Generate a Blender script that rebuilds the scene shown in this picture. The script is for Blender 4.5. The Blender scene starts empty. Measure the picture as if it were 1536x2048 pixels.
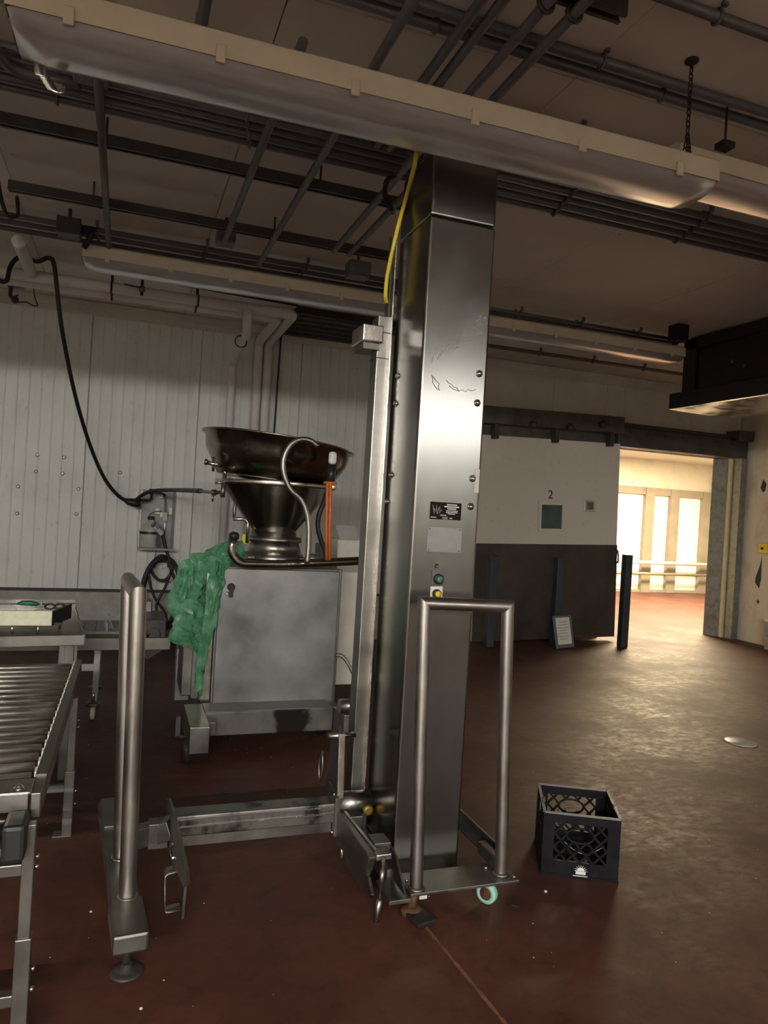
import bpy, math, random
from mathutils import Vector, Matrix
random.seed(7)
S = bpy.context.scene
C = S.collection
# ---------------------------------------------------------------- camera
F, PITCH, YAW, ROLL = 1450.0, -0.00345, 0.34417, 0.05942
CAM = Vector((0, 0, 1.6))
_f = Vector((math.sin(YAW)*math.cos(PITCH), math.cos(YAW)*math.cos(PITCH), math.sin(PITCH)))
_r0 = Vector((math.cos(YAW), -math.sin(YAW), 0)); _u0 = _r0.cross(_f)
_r = _r0*math.cos(ROLL) + _u0*math.sin(ROLL); _u = _u0*math.cos(ROLL) - _r0*math.sin(ROLL)
cd = bpy.data.cameras.new('camera'); cam = bpy.data.objects.new('camera', cd); C.objects.link(cam)
cd.sensor_fit = 'VERTICAL'; cd.sensor_height = 36.0; cd.lens = F/2048*36.0; cd.clip_start = 0.05; cd.clip_end = 100
cam.matrix_world = Matrix(((_r.x, _u.x, -_f.x, 0), (_r.y, _u.y, -_f.y, 0), (_r.z, _u.z, -_f.z, 1.6), (0, 0, 0, 1)))
S.camera = cam
# ---------------------------------------------------------------- world, exposure
w = bpy.data.worlds.new('world'); S.world = w; w.use_nodes = True
w.node_tree.nodes['Background'].inputs[0].default_value = (0.92, 0.96, 0.93, 1)
w.node_tree.nodes['Background'].inputs[1].default_value = 0.0
S.view_settings.view_transform = 'Standard'; S.view_settings.look = 'None'
S.view_settings.gamma = 1.0; S.view_settings.use_curve_mapping = False
S.view_settings.exposure = 1.3
def area(name, loc, rot, sx, sy, power, col):
    l = bpy.data.lights.new(name, 'AREA'); l.shape = 'RECTANGLE'; l.size = sx; l.size_y = sy; l.energy = power; l.color = col
    o = bpy.data.objects.new(name, l); C.objects.link(o); o.location = loc; o.rotation_euler = rot; return o
# ceiling lamps of the bright loading room, hidden above the doorway's head
area('loading_room_lamp_offscreen', (10.4, 11.5, 3.155), (0, 0, 0), 3.5, 1.0, 460, (1.0, 0.80, 0.50))
# ---------------------------------------------------------------- pixel -> place
def P(px, py, X=None, Y=None, Z=None):
    d = _r*((px-768)/F) - _u*((py-1024)/F) + _f
    if X is not None: t = X/d.x
    elif Y is not None: t = Y/d.y
    else: t = (Z-1.6)/d.z
    return CAM + d*t
# ---------------------------------------------------------------- materials
MATS = {}
def newmat(n):
    m = bpy.data.materials.new(n); m.use_nodes = True
    nt = m.node_tree; b = nt.nodes['Principled BSDF']; MATS[n] = m
    return m, nt, b
def N(nt, t, **k):
    n = nt.nodes.new(t)
    for a, v in k.items():
        if a in n.inputs.keys(): n.inputs[a].default_value = v
        else: setattr(n, a, v)
    return n
def ramp(nt, src, stops):
    r = nt.nodes.new('ShaderNodeValToRGB'); e = r.color_ramp.elements
    while len(e) < len(stops): e.new(0.5)
    for i, (p, c) in enumerate(stops):
        e[i].position = p; e[i].color = (c[0], c[1], c[2], 1) if isinstance(c, tuple) else (c, c, c, 1)
    nt.links.new(src, r.inputs[0]); return r
def coords(nt, scale=(1, 1, 1)):
    g = nt.nodes.new('ShaderNodeNewGeometry'); mp = nt.nodes.new('ShaderNodeMapping')
    mp.inputs['Scale'].default_value = scale
    nt.links.new(g.outputs['Position'], mp.inputs['Vector']); return mp.outputs[0]
def plain(n, col, rough=0.5, metal=0.0, var=0.15, scale=12.0, bump=0.0, spec=0.5, stretch=(1, 1, 1), rv=0.12):
    m, nt, b = newmat(n)
    c = coords(nt, stretch)
    no = N(nt, 'ShaderNodeTexNoise', Scale=scale, Detail=5.0, Roughness=0.6); nt.links.new(c, no.inputs['Vector'])
    lo = tuple(max(0, x*(1-var)) for x in col); hi = tuple(min(1, x*(1+var)) for x in col)
    r = ramp(nt, no.outputs['Fac'], [(0.3, lo), (0.7, hi)]); nt.links.new(r.outputs[0], b.inputs['Base Color'])
    r2 = ramp(nt, no.outputs['Fac'], [(0.3, max(0.02, rough-rv)), (0.7, min(1, rough+rv))]); nt.links.new(r2.outputs[0], b.inputs['Roughness'])
    b.inputs['Metallic'].default_value = metal
    b.inputs['Specular IOR Level'].default_value = spec
    if bump:
        bp = N(nt, 'ShaderNodeBump', Strength=bump, Distance=0.01); nt.links.new(no.outputs['Fac'], bp.inputs['Height']); nt.links.new(bp.outputs[0], b.inputs['Normal'])
    return m
def brushed(n, col, rough, axis='Z', aniso=0.7, smudge=0.25, fine=120.0):
    m, nt, b = newmat(n)
    st = {'Z': (fine, fine, 2.0), 'X': (2.0, fine, fine), 'Y': (fine, 2.0, fine)}[axis]
    c = coords(nt, st); n1 = N(nt, 'ShaderNodeTexNoise', Scale=1.0, Detail=3.0); nt.links.new(c, n1.inputs['Vector'])
    c2 = coords(nt); n2 = N(nt, 'ShaderNodeTexNoise', Scale=4.5, Detail=6.0, Roughness=0.65); nt.links.new(c2, n2.inputs['Vector'])
    lo = tuple(x*(1-smudge) for x in col); hi = tuple(min(1, x*(1+smudge*0.5)) for x in col)
    r = ramp(nt, n2.outputs['Fac'], [(0.35, lo), (0.65, hi)]); nt.links.new(r.outputs[0], b.inputs['Base Color'])
    mx = N(nt, 'ShaderNodeMath', operation='MULTIPLY_ADD'); nt.links.new(n1.outputs['Fac'], mx.inputs[0]); mx.inputs[1].default_value = 0.09
    r2 = ramp(nt, n2.outputs['Fac'], [(0.3, rough-0.13), (0.7, rough+0.05)]); nt.links.new(r2.outputs[0], mx.inputs[2]); nt.links.new(mx.outputs[0], b.inputs['Roughness'])
    bp = N(nt, 'ShaderNodeBump', Strength=0.012, Distance=0.002); nt.links.new(n1.outputs['Fac'], bp.inputs['Height']); nt.links.new(bp.outputs[0], b.inputs['Normal'])
    b.inputs['Metallic'].default_value = 1.0
    return m
brushed('steel', (0.36, 0.35, 0.325), 0.36)
brushed('steel_tube', (0.40, 0.385, 0.36), 0.37, 'Z', smudge=0.1, fine=60)
brushed('steel_dull', (0.26, 0.25, 0.23), 0.46)
brushed('steel_bright', (0.68, 0.66, 0.61), 0.24)
brushed('steel_hopper', (0.30, 0.28, 0.235), 0.20, 'Z', smudge=0.06)
plain('galvanised', (0.28, 0.30, 0.29), 0.5, 0.75, 0.3, 14)
plain('dark_steel', (0.055, 0.05, 0.045), 0.45, 0.3, 0.3, 10)
plain('door_steel', (0.058, 0.047, 0.037), 0.42, 0.25, 0.35, 3.0)
plain('track_steel', (0.10, 0.09, 0.08), 0.5, 0.5, 0.35, 6)
plain('black_iron', (0.020, 0.019, 0.018), 0.5, 0.2, 0.2, 10)
plain('conduit', (0.125, 0.125, 0.13), 0.45, 0.25, 0.15, 15)
plain('strut', (0.06, 0.056, 0.052), 0.42, 0.45, 0.25, 10)
plain('cream_plastic', (0.62, 0.57, 0.44), 0.5, 0, 0.06, 6)
plain('pipe_white', (0.66, 0.63, 0.61), 0.55, 0, 0.06, 8)
plain('white_plastic', (0.72, 0.70, 0.62), 0.45, 0, 0.08, 10)
plain('cut_board', (0.72, 0.72, 0.55), 0.5, 0, 0.12, 20)
plain('rubber', (0.012, 0.012, 0.012), 0.5, 0, 0.2, 20)
plain('crate_plastic', (0.007, 0.007, 0.009), 0.45, 0, 0.2, 20, spec=0.2)
plain('crate_edge', (0.20, 0.20, 0.20), 0.5, 0, 0.2, 20)
plain('yellow_cable', (0.75, 0.62, 0.04), 0.45, 0, 0.12, 14)
plain('yellow_paint', (0.8, 0.62, 0.04), 0.4, 0, 0.05, 14)
plain('orange_strap', (0.72, 0.17, 0.04), 0.6, 0, 0.12, 30)
plain('green_handle', (0.01, 0.13, 0.06), 0.4, 0, 0.1, 20)
plain('turquoise', (0.32, 0.62, 0.52), 0.5, 0, 0.12, 12)
plain('rust', (0.11, 0.05, 0.022), 0.75, 0.2, 0.45, 25, 0.3)
plain('ink', (0.01, 0.01, 0.01), 0.6, 0, 0.0)
plain('print_white', (0.75, 0.74, 0.70), 0.6, 0, 0.0)
plain('print_orange', (0.7, 0.3, 0.12), 0.6, 0, 0.0)
plain('plate_black', (0.010, 0.007, 0.007), 0.5, 0, 0.1, spec=0.12)
plain('grey_plate', (0.27, 0.27, 0.262), 0.4, 0.6, 0.1, 30)
plain('bezel', (0.02, 0.02, 0.02), 0.4, 0, 0.1)
plain('bollard_paint', (0.035, 0.042, 0.05), 0.45, 0.1, 0.2, 8)
plain('cooler_side', (0.016, 0.012, 0.010), 0.55, 0.1, 0.3, 6)
plain('tray', (0.62, 0.58, 0.52), 0.18, 0.6, 0.05, 4)
plain('concrete', (0.34, 0.33, 0.30), 0.8, 0, 0.2, 9, 0.2)
plain('belt_plastic', (0.30, 0.31, 0.33), 0.5, 0, 0.1, 12)
plain('brass', (0.34, 0.22, 0.06), 0.45, 0.7, 0.2, 20)
plain('tube_white', (0.8, 0.8, 0.78), 0.4, 0, 0.02)
plain('paper', (0.62, 0.60, 0.54), 0.7, 0, 0.06, 30)
plain('debris_light', (0.65, 0.58, 0.48), 0.8, 0, 0.2, 60)
plain('copper_iron', (0.05, 0.03, 0.025), 0.5, 0.5, 0.3, 20)
plain('bottle_plastic', (0.42, 0.42, 0.38), 0.3, 0, 0.06, 8)
plain('teal_switch', (0.02, 0.22, 0.15), 0.3, 0, 0.05)
plain('lamp_tube_off', (0.55, 0.55, 0.54), 0.35, 0, 0.03)
# ceiling: grey painted board with stains
m, nt, b = newmat('ceiling_paint')
c = coords(nt); n1 = N(nt, 'ShaderNodeTexNoise', Scale=0.9, Detail=6.0, Roughness=0.6); nt.links.new(c, n1.inputs['Vector'])
r = ramp(nt, n1.outputs['Fac'], [(0.3, (0.69, 0.645, 0.575)), (0.55, (0.77, 0.72, 0.645)), (0.75, (0.80, 0.755, 0.68))]); nt.links.new(r.outputs[0], b.inputs['Base Color'])
b.inputs['Roughness'].default_value = 0.75
# white ribbed wall sheet, scuffed low down
def wallmat(n, col, rough, stain=(0.30, 0.29, 0.25), amt=0.5, sc=2.5):
    m, nt, b = newmat(n)
    c = coords(nt, (1, 1, 0.6)); n1 = N(nt, 'ShaderNodeTexNoise', Scale=sc, Detail=7.0, Roughness=0.65); nt.links.new(c, n1.inputs['Vector'])
    n2 = N(nt, 'ShaderNodeTexNoise', Scale=26.0, Detail=3.0); nt.links.new(c, n2.inputs['Vector'])
    r = ramp(nt, n1.outputs['Fac'], [(0.28, tuple(a*(1-amt)+s*amt for a, s in zip(col, stain))), (0.5, col), (0.8, tuple(min(1, a*1.05) for a in col))])
    mx = N(nt, 'ShaderNodeMix', data_type='RGBA', blend_type='MULTIPLY'); mx.inputs[0].default_value = 1.0
    r2 = ramp(nt, n2.outputs['Fac'], [(0.25, 0.8), (0.36, 1.0)])
    nt.links.new(r.outputs[0], mx.inputs[6]); nt.links.new(r2.outputs[0], mx.inputs[7]); nt.links.new(mx.outputs[2], b.inputs['Base Color'])
    b.inputs['Roughness'].default_value = rough
wallmat('wall_sheet', (0.63, 0.64, 0.61), 0.42, amt=0.25)
wallmat('wall_paint', (0.60, 0.57, 0.50), 0.6, amt=0.3)
wallmat('wall_scuffed', (0.64, 0.61, 0.52), 0.6, stain=(0.30, 0.20, 0.13), amt=0.55, sc=3.5)
wallmat('door_white', (0.60, 0.56, 0.49), 0.5, amt=0.1, sc=1.5)
plain('cold_panel', (0.80, 0.78, 0.74), 0.4, 0, 0.05, 3)
plain('cold_post', (0.23, 0.205, 0.16), 0.5, 0, 0.12, 4)
plain('foam_yellow', (0.62, 0.58, 0.36), 0.7, 0, 0.12, 8)
plain('seal_dark', (0.04, 0.035, 0.03), 0.7, 0, 0.2, 8)
m, nt, b = newmat('steel_column')
c = coords(nt, (1, 1, 0.7)); n1 = N(nt, 'ShaderNodeTexNoise', Scale=3.0, Detail=6.0, Roughness=0.6); nt.links.new(c, n1.inputs['Vector'])
r = ramp(nt, n1.outputs['Fac'], [(0.3, (0.20, 0.197, 0.187)), (0.7, (0.265, 0.26, 0.247))]); nt.links.new(r.outputs[0], b.inputs['Base Color'])
r2 = ramp(nt, n1.outputs['Fac'], [(0.3, 0.20), (0.7, 0.27)]); nt.links.new(r2.outputs[0], b.inputs['Roughness'])
cz = coords(nt, (0.25, 0.25, 1.7)); n2 = N(nt, 'ShaderNodeTexNoise', Scale=1.0, Detail=1.0); nt.links.new(cz, n2.inputs['Vector'])
bp = N(nt, 'ShaderNodeBump', Strength=0.07, Distance=0.02); nt.links.new(n2.outputs['Fac'], bp.inputs['Height']); nt.links.new(bp.outputs[0], b.inputs['Normal'])
b.inputs['Metallic'].default_value = 1.0
# red-brown resin floor, damp and scuffed
m, nt, b = newmat('floor_resin')
c = coords(nt); n1 = N(nt, 'ShaderNodeTexNoise', Scale=1.3, Detail=8.0, Roughness=0.62); nt.links.new(c, n1.inputs['Vector'])
n2 = N(nt, 'ShaderNodeTexNoise', Scale=9.0, Detail=8.0, Roughness=0.7); nt.links.new(c, n2.inputs['Vector'])
n3 = N(nt, 'ShaderNodeTexNoise', Scale=120.0, Detail=4.0, Roughness=0.7); nt.links.new(c, n3.inputs['Vector'])
r = ramp(nt, n1.outputs['Fac'], [(0.3, (0.055, 0.017, 0.010)), (0.5, (0.086, 0.027, 0.0155)), (0.72, (0.115, 0.040, 0.024))])
mx = N(nt, 'ShaderNodeMix', data_type='RGBA', blend_type='MULTIPLY'); mx.inputs[0].default_value = 1.0
r3 = ramp(nt, n2.outputs['Fac'], [(0.33, 0.62), (0.5, 1.0), (0.72, 1.18)])
nt.links.new(r.outputs[0], mx.inputs[6]); nt.links.new(r3.outputs[0], mx.inputs[7])
# scuffed and polished flecks change the gloss of the resin
cs_ = coords(nt, (7.0, 11.0, 1.0)); n4 = N(nt, 'ShaderNodeTexNoise', Scale=1.8, Detail=11.0, Roughness=0.80); nt.links.new(cs_, n4.inputs['Vector'])
wr_ = ramp(nt, n4.outputs['Fac'], [(0.40, 0.0), (0.52, 0.6), (0.66, 1.0)])
pm_ = ramp(nt, n1.outputs['Fac'], [(0.40, 0.15), (0.58, 1.0)]); f0_ = N(nt, 'ShaderNodeMath', operation='MULTIPLY'); nt.links.new(pm_.outputs[0], f0_.inputs[0]); nt.links.new(wr_.outputs[0], f0_.inputs[1])
nt.links.new(mx.outputs[2], b.inputs['Base Color'])
rr = ramp(nt, n2.outputs['Fac'], [(0.3, 0.36), (0.5, 0.48), (0.7, 0.62)]); rm_ = N(nt, 'ShaderNodeMix', data_type='FLOAT'); nt.links.new(f0_.outputs[0], rm_.inputs[0]); rm_.inputs[2].default_value = 0.66; nt.links.new(rr.outputs[0], rm_.inputs[3]); nt.links.new(rm_.outputs[0], b.inputs['Roughness'])
ad = N(nt, 'ShaderNodeMath', operation='MULTIPLY_ADD'); nt.links.new(n4.outputs['Fac'], ad.inputs[0]); ad.inputs[1].default_value = 0.0; nt.links.new(n3.outputs['Fac'], ad.inputs[2])
bp = N(nt, 'ShaderNodeBump', Strength=0.25, Distance=0.003); nt.links.new(ad.outputs[0], bp.inputs['Height']); nt.links.new(bp.outputs[0], b.inputs['Normal'])
# diffuser of the strip lights: cloudy clear acrylic
m, nt, b = newmat('acrylic')
c = coords(nt, (1, 6, 6)); n1 = N(nt, 'ShaderNodeTexNoise', Scale=2.0, Detail=4.0); nt.links.new(c, n1.inputs['Vector'])
r = ramp(nt, n1.outputs['Fac'], [(0.3, (0.50, 0.48, 0.49)), (0.7, (0.62, 0.60, 0.62))]); nt.links.new(r.outputs[0], b.inputs['Base Color'])
b.inputs['Roughness'].default_value = 0.24; b.inputs['Transmission Weight'].default_value = 0.5; b.inputs['IOR'].default_value = 1.35
# door window glass, clear board, green film
m, nt, b = newmat('dark_glass'); b.inputs['Base Color'].default_value = (0.05, 0.075, 0.07, 1); b.inputs['Roughness'].default_value = 0.12
c = coords(nt); n1 = N(nt, 'ShaderNodeTexNoise', Scale=6.0); nt.links.new(c, n1.inputs['Vector']); r = ramp(nt, n1.outputs['Fac'], [(0.3, (0.045, 0.06, 0.06)), (0.7, (0.07, 0.10, 0.09))]); nt.links.new(r.outputs[0], b.inputs['Base Color'])
m, nt, b = newmat('clear_board'); b.inputs['Base Color'].default_value = (0.75, 0.77, 0.80, 1); b.inputs['Roughness'].default_value = 0.15; b.inputs['Transmission Weight'].default_value = 0.6; b.inputs['IOR'].default_value = 1.3
m, nt, b = newmat('green_film')
c = coords(nt); n1 = N(nt, 'ShaderNodeTexNoise', Scale=14.0, Detail=5.0); nt.links.new(c, n1.inputs['Vector'])
r = ramp(nt, n1.outputs['Fac'], [(0.3, (0.10, 0.36, 0.19)), (0.55, (0.22, 0.55, 0.34)), (0.75, (0.45, 0.75, 0.55))]); nt.links.new(r.outputs[0], b.inputs['Base Color'])
b.inputs['Roughness'].default_value = 0.16; b.inputs['Transmission Weight'].default_value = 0.55; b.inputs['IOR'].default_value = 1.2
bp = N(nt, 'ShaderNodeBump', Strength=0.5, Distance=0.01); nt.links.new(n1.outputs['Fac'], bp.inputs['Height']); nt.links.new(bp.outputs[0], b.inputs['Normal'])
def emis(n, col, st):
    m, nt, b = newmat(n); b.inputs['Emission Color'].default_value = (*col, 1); b.inputs['Emission Strength'].default_value = st; b.inputs['Base Color'].default_value = (0.9, 0.9, 0.9, 1)
emis('lamp_on', (1.0, 0.98, 0.92), 225.0)
emis('lamp_on_old', (1.0, 0.98, 0.92), 88.0)
plain('joint_fill', (0.20, 0.085, 0.05), 0.6, 0, 0.3, 25)
plain('scuff', (0.30, 0.295, 0.28), 0.6, 0.4, 0.15, 40)
plain('roller_steel', (0.72, 0.70, 0.65), 0.38, 1.0, 0.05, 8)
# bumper sheet with dark rub marks
m, nt, b = newmat('steel_marked')
c = coords(nt, (3.2, 3.2, 2.0)); n1 = N(nt, 'ShaderNodeTexNoise', Scale=1.0, Detail=5.0, Roughness=0.6); nt.links.new(c, n1.inputs['Vector'])
r = ramp(nt, n1.outputs['Fac'], [(0.40, (0.030, 0.026, 0.023)), (0.47, (0.22, 0.215, 0.20)), (0.7, (0.32, 0.31, 0.29))]); nt.links.new(r.outputs[0], b.inputs['Base Color'])
b.inputs['Metallic'].default_value = 0.85; b.inputs['Roughness'].default_value = 0.42
# door panel of the filler: cloudy polished steel
m, nt, b = newmat('steel_cloudy')
c = coords(nt); n1 = N(nt, 'ShaderNodeTexNoise', Scale=3.2, Detail=5.0, Roughness=0.6); nt.links.new(c, n1.inputs['Vector'])
r = ramp(nt, n1.outputs['Fac'], [(0.3, (0.20, 0.20, 0.205)), (0.7, (0.36, 0.36, 0.36))]); nt.links.new(r.outputs[0], b.inputs['Base Color'])
r2 = ramp(nt, n1.outputs['Fac'], [(0.3, 0.36), (0.7, 0.52)]); nt.links.new(r2.outputs[0], b.inputs['Roughness'])
n2 = N(nt, 'ShaderNodeTexNoise', Scale=60.0, Detail=2.0); nt.links.new(c, n2.inputs['Vector'])
bp = N(nt, 'ShaderNodeBump', Strength=0.06, Distance=0.004); nt.links.new(n2.outputs['Fac'], bp.inputs['Height']); nt.links.new(bp.outputs[0], b.inputs['Normal'])
b.inputs['Metallic'].default_value = 0.9
# ---------------------------------------------------------------- mesh builder
def V(*a): return Vector(a)
def fillet(pts, r, n=5):
    pts = [Vector(p) for p in pts]; out = [pts[0]]
    for i in range(1, len(pts)-1):
        a, p, c = pts[i-1], pts[i], pts[i+1]
        u, v = (a-p), (c-p); lu, lv = u.length, v.length
        if lu < 1e-6 or lv < 1e-6: continue
        rr = min(r, lu*0.48, lv*0.48); s, e = p+u/lu*rr, p+v/lv*rr
        for k in range(n+1):
            t = k/n; out.append(s*(1-t)**2 + p*2*t*(1-t) + e*t*t)
    out.append(pts[-1]); return out
def spline(pts, n=6):
    pts = [Vector(p) for p in pts]; q = [pts[0]*2-pts[1]] + pts + [pts[-1]*2-pts[-2]]; out = []
    for i in range(1, len(q)-2):
        for k in range(n):
            t = k/n; a, b_, c_, d = q[i-1], q[i], q[i+1], q[i+2]
            out.append(0.5*((2*b_)+(c_-a)*t+(2*a-5*b_+4*c_-d)*t*t+(3*b_-a-3*c_+d)*t**3))
    out.append(pts[-1]); return out
class MB:
    def __init__(s): s.v = []; s.f = []; s.sm = []
    def add(s, vs, fs, smooth=False):
        o = len(s.v); s.v += [Vector(x) for x in vs]
        for f in fs: s.f.append(tuple(i+o for i in f)); s.sm.append(smooth)
        return s
    def box(s, c, d, R=None):
        c = Vector(c); hx, hy, hz = d[0]/2, d[1]/2, d[2]/2
        vs = [Vector((x, y, z)) for x in (-hx, hx) for y in (-hy, hy) for z in (-hz, hz)]
        if R is not None: vs = [R @ x for x in vs]
        return s.add([x+c for x in vs], [(0, 1, 3, 2), (4, 6, 7, 5), (0, 4, 5, 1), (2, 3, 7, 6), (0, 2, 6, 4), (1, 5, 7, 3)])
    def ab(s, a, b):
        a, b = Vector(a), Vector(b)
        return s.box((a+b)/2, [abs(b[i]-a[i]) for i in range(3)])
    def bar(s, a, b, wd, ht, up=(0, 0, 1)):
        a, b = Vector(a), Vector(b); d = (b-a); L = d.length; d /= L; up = Vector(up)
        x = d.cross(up)
        if x.length < 1e-4: x = d.cross(Vector((0, 1, 0)))
        x.normalize(); z = x.cross(d); R = Matrix((x, d, z)).transposed()
        return s.box((a+b)/2, (wd, L, ht), R)
    def tube(s, path, r, n=10, caps=True, closed=False):
        path = [Vector(p) for p in path]; m = len(path); vs = []; prev = None
        rs = r if isinstance(r, (list, tuple)) else [r]*m
        for i in range(m):
            if closed: t = path[(i+1) % m]-path[i-1]
            elif i == 0: t = path[1]-path[0]
            elif i == m-1: t = path[-1]-path[-2]
            else: t = (path[i+1]-path[i]).normalized() + (path[i]-path[i-1]).normalized()
            t.normalize()
            if prev is None:
                a = Vector((0, 0, 1)) if abs(t.z) < 0.9 else Vector((1, 0, 0)); u = t.cross(a).normalized()
            else: u = (prev - t*prev.dot(t)).normalized()
            prev = u; v = t.cross(u)
            for k in range(n):
                an = 2*math.pi*k/n; vs.append(path[i] + (u*math.cos(an)+v*math.sin(an))*rs[i])
        fs = []; mm = m if closed else m-1
        for i in range(mm):
            j = (i+1) % m
            for k in range(n): fs.append((i*n+k, i*n+(k+1) % n, j*n+(k+1) % n, j*n+k))
        s.add(vs, fs, True)
        if caps and not closed:
            o = len(s.v)-len(vs)
            s.f.append(tuple(o+k for k in reversed(range(n)))); s.sm.append(False)
            s.f.append(tuple(o+(m-1)*n+k for k in range(n))); s.sm.append(False)
        return s
    def mitre(s, path, r, n=18):
        path = [Vector(p) for p in path]; m = len(path)
        for i in range(m-1):
            d = (path[i+1]-path[i]).normalized(); u = d.cross(Vector((0.3, 0.9, 0.1))).normalized(); v = d.cross(u); vs = []
            for j in (i, i+1):
                nm = d
                if 0 < j < m-1: nm = ((path[j]-path[j-1]).normalized()+(path[j+1]-path[j]).normalized()).normalized()
                for k in range(n):
                    an = 2*math.pi*k/n; o = (u*math.cos(an)+v*math.sin(an))*r
                    vs.append(path[j]+o-d*(o.dot(nm)/d.dot(nm)))
            s.add(vs, [(k, (k+1) % n, n+(k+1) % n, n+k) for k in range(n)], True)
        return s
    def cyl(s, a, b, r, n=16): return s.tube([a, b], r, n)
    def lathe(s, prof, c, n=32, R=None, caps=True):
        c = Vector(c); vs = []
        for (r, z) in prof:
            for k in range(n):
                an = 2*math.pi*k/n; p = Vector((r*math.cos(an), r*math.sin(an), z))
                if R is not None: p = R @ p
                vs.append(p+c)
        m = len(prof); fs = [(i*n+k, i*n+(k+1) % n, (i+1)*n+(k+1) % n, (i+1)*n+k) for i in range(m-1) for k in range(n)]
        s.add(vs, fs, True)
        if caps:
            o = len(s.v)-len(vs)
            s.f.append(tuple(o+k for k in reversed(range(n)))); s.sm.append(False)
            s.f.append(tuple(o+(m-1)*n+k for k in range(n))); s.sm.append(False)
        return s
    def prism(s, poly, d):
        poly = [Vector(p) for p in poly]; d = Vector(d); n = len(poly)
        fs = [tuple(range(n)), tuple(reversed(range(n, 2*n)))] + [(i, n+i, n+(i+1) % n, (i+1) % n) for i in range(n)]
        return s.add(poly + [p+d for p in poly], fs)
    def sweepx(s, prof, x0, x1, smooth=False, closed=False, caps=False):
        n = len(prof); vs = [Vector((x0, y, z)) for y, z in prof] + [Vector((x1, y, z)) for y, z in prof]
        mm = n if closed else n-1
        fs = [(i, (i+1) % n, n+(i+1) % n, n+i) for i in range(mm)]
        s.add(vs, fs, smooth)
        if caps:
            o = len(s.v)-len(vs); s.f.append(tuple(o+k for k in range(n))); s.sm.append(False); s.f.append(tuple(o+n+k for k in reversed(range(n)))); s.sm.append(False)
        return s
    def build(s, name, mat, parent=None, bevel=0.0, seg=2, origin=None, recalc=True):
        if parent is not None: o3 = wloc(parent)
        elif origin is not None: o3 = Vector(origin)
        else:
            xs = [v.x for v in s.v]; ys = [v.y for v in s.v]; zs = [v.z for v in s.v]
            o3 = Vector(((min(xs)+max(xs))/2, (min(ys)+max(ys))/2, min(zs)))
        me = bpy.data.meshes.new(name); me.from_pydata([v-o3 for v in s.v], [], s.f)
        me.polygons.foreach_set('use_smooth', s.sm)
        if recalc:
            import bmesh
            bm = bmesh.new(); bm.from_mesh(me); bmesh.ops.recalc_face_normals(bm, faces=bm.faces); bm.to_mesh(me); bm.free()
        me.materials.append(MATS[mat]); me.update()
        o = bpy.data.objects.new(name, me); C.objects.link(o)
        if parent is not None: o.parent = parent
        else: o.location = o3
        if bevel:
            md = o.modifiers.new('bevel', 'BEVEL'); md.width = bevel; md.segments = seg; md.limit_method = 'ANGLE'; md.angle_limit = math.radians(40)
        return o
def wloc(o):
    p = Vector((0, 0, 0))
    while o is not None: p += o.location; o = o.parent
    return p
def inst(src, name, loc, parent=None, rot=None):
    o = bpy.data.objects.new(name, src.data if hasattr(src, 'data') else src); C.objects.link(o)
    if parent is not None: o.parent = parent; o.location = Vector(loc)-wloc(parent)
    else: o.location = loc
    if rot: o.rotation_euler = rot
    return o
def mesh_of(mb, name, mat):
    o = mb.build(name, mat, origin=(0, 0, 0)); me = o.data; bpy.data.objects.remove(o); return me
def tag(o, label, cat, group=None):
    o['label'] = label; o['category'] = cat
    if group: o['group'] = group
    return o
def thing(name, loc, label, cat, group=None):
    o = bpy.data.objects.new(name, None); C.objects.link(o); o.location = loc; o.empty_display_size = 0.1
    return tag(o, label, cat, group)
def struct(o): o['kind'] = 'structure'; return o
def lab(o, l): o['label'] = l; return o
# ================================================================ THE SETTING
CEIL, YB, XR = 3.64, 8.45, 8.62
fo = struct(MB().ab((-6.4, -9.4, -0.1), (14.4, 14.6, 0)).build('floor', 'floor_resin'))
jl = []; jr = []; rj = random.Random(3)
for k in range(26):
    t_ = k/25; p_ = P(838+190*t_, 1838+230*t_, Z=0); wj = rj.uniform(0.003, 0.010); p_.z = 0.0006
    jl.append(p_+Vector((-wj, -wj*0.3, 0))); jr.append(p_+Vector((wj, wj*0.3, 0)))
MB().add(jl+jr, [(k, k+1, 27+k, 26+k) for k in range(25)]).build('floor_joint', 'joint_fill', fo)
# ceiling with its separate boards
cl = struct(MB().ab((-6.2, -9.2, CEIL+0.02), (XR+0.2, YB+0.25, CEIL+0.15)).build('ceiling', 'ceiling_paint'))
xs = [-6.2, -4.82, -3.48, -2.15, -0.82, 0.51, 1.85, 3.125, 4.50, 5.83, 7.2, XR+0.1]; ys = [-9.2, -5.0, -2.4, 0.25, 2.9, 5.55, YB+0.1]
for i in range(len(xs)-1):
    for j in range(len(ys)-1):
        MB().ab((xs[i]+0.003, ys[j]+0.003, CEIL+random.uniform(-0.003, 0.003)), (xs[i+1]-0.003, ys[j+1]-0.003, CEIL+0.021)).build('ceiling_board', 'ceiling_paint', cl)
rv = mesh_of(MB().lathe([(0.001, -0.006), (0.008, -0.005), (0.011, 0)], (0, 0, 0), 8), 'rivet', 'white_plastic')
for xx in xs[4:9]:
    for k in range(9):
        for sx in (-0.06, 0.06): inst(rv, 'rivet', (xx+sx+random.uniform(-0.01, 0.01), 2.2+k*0.7, CEIL-0.003), cl)
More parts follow.
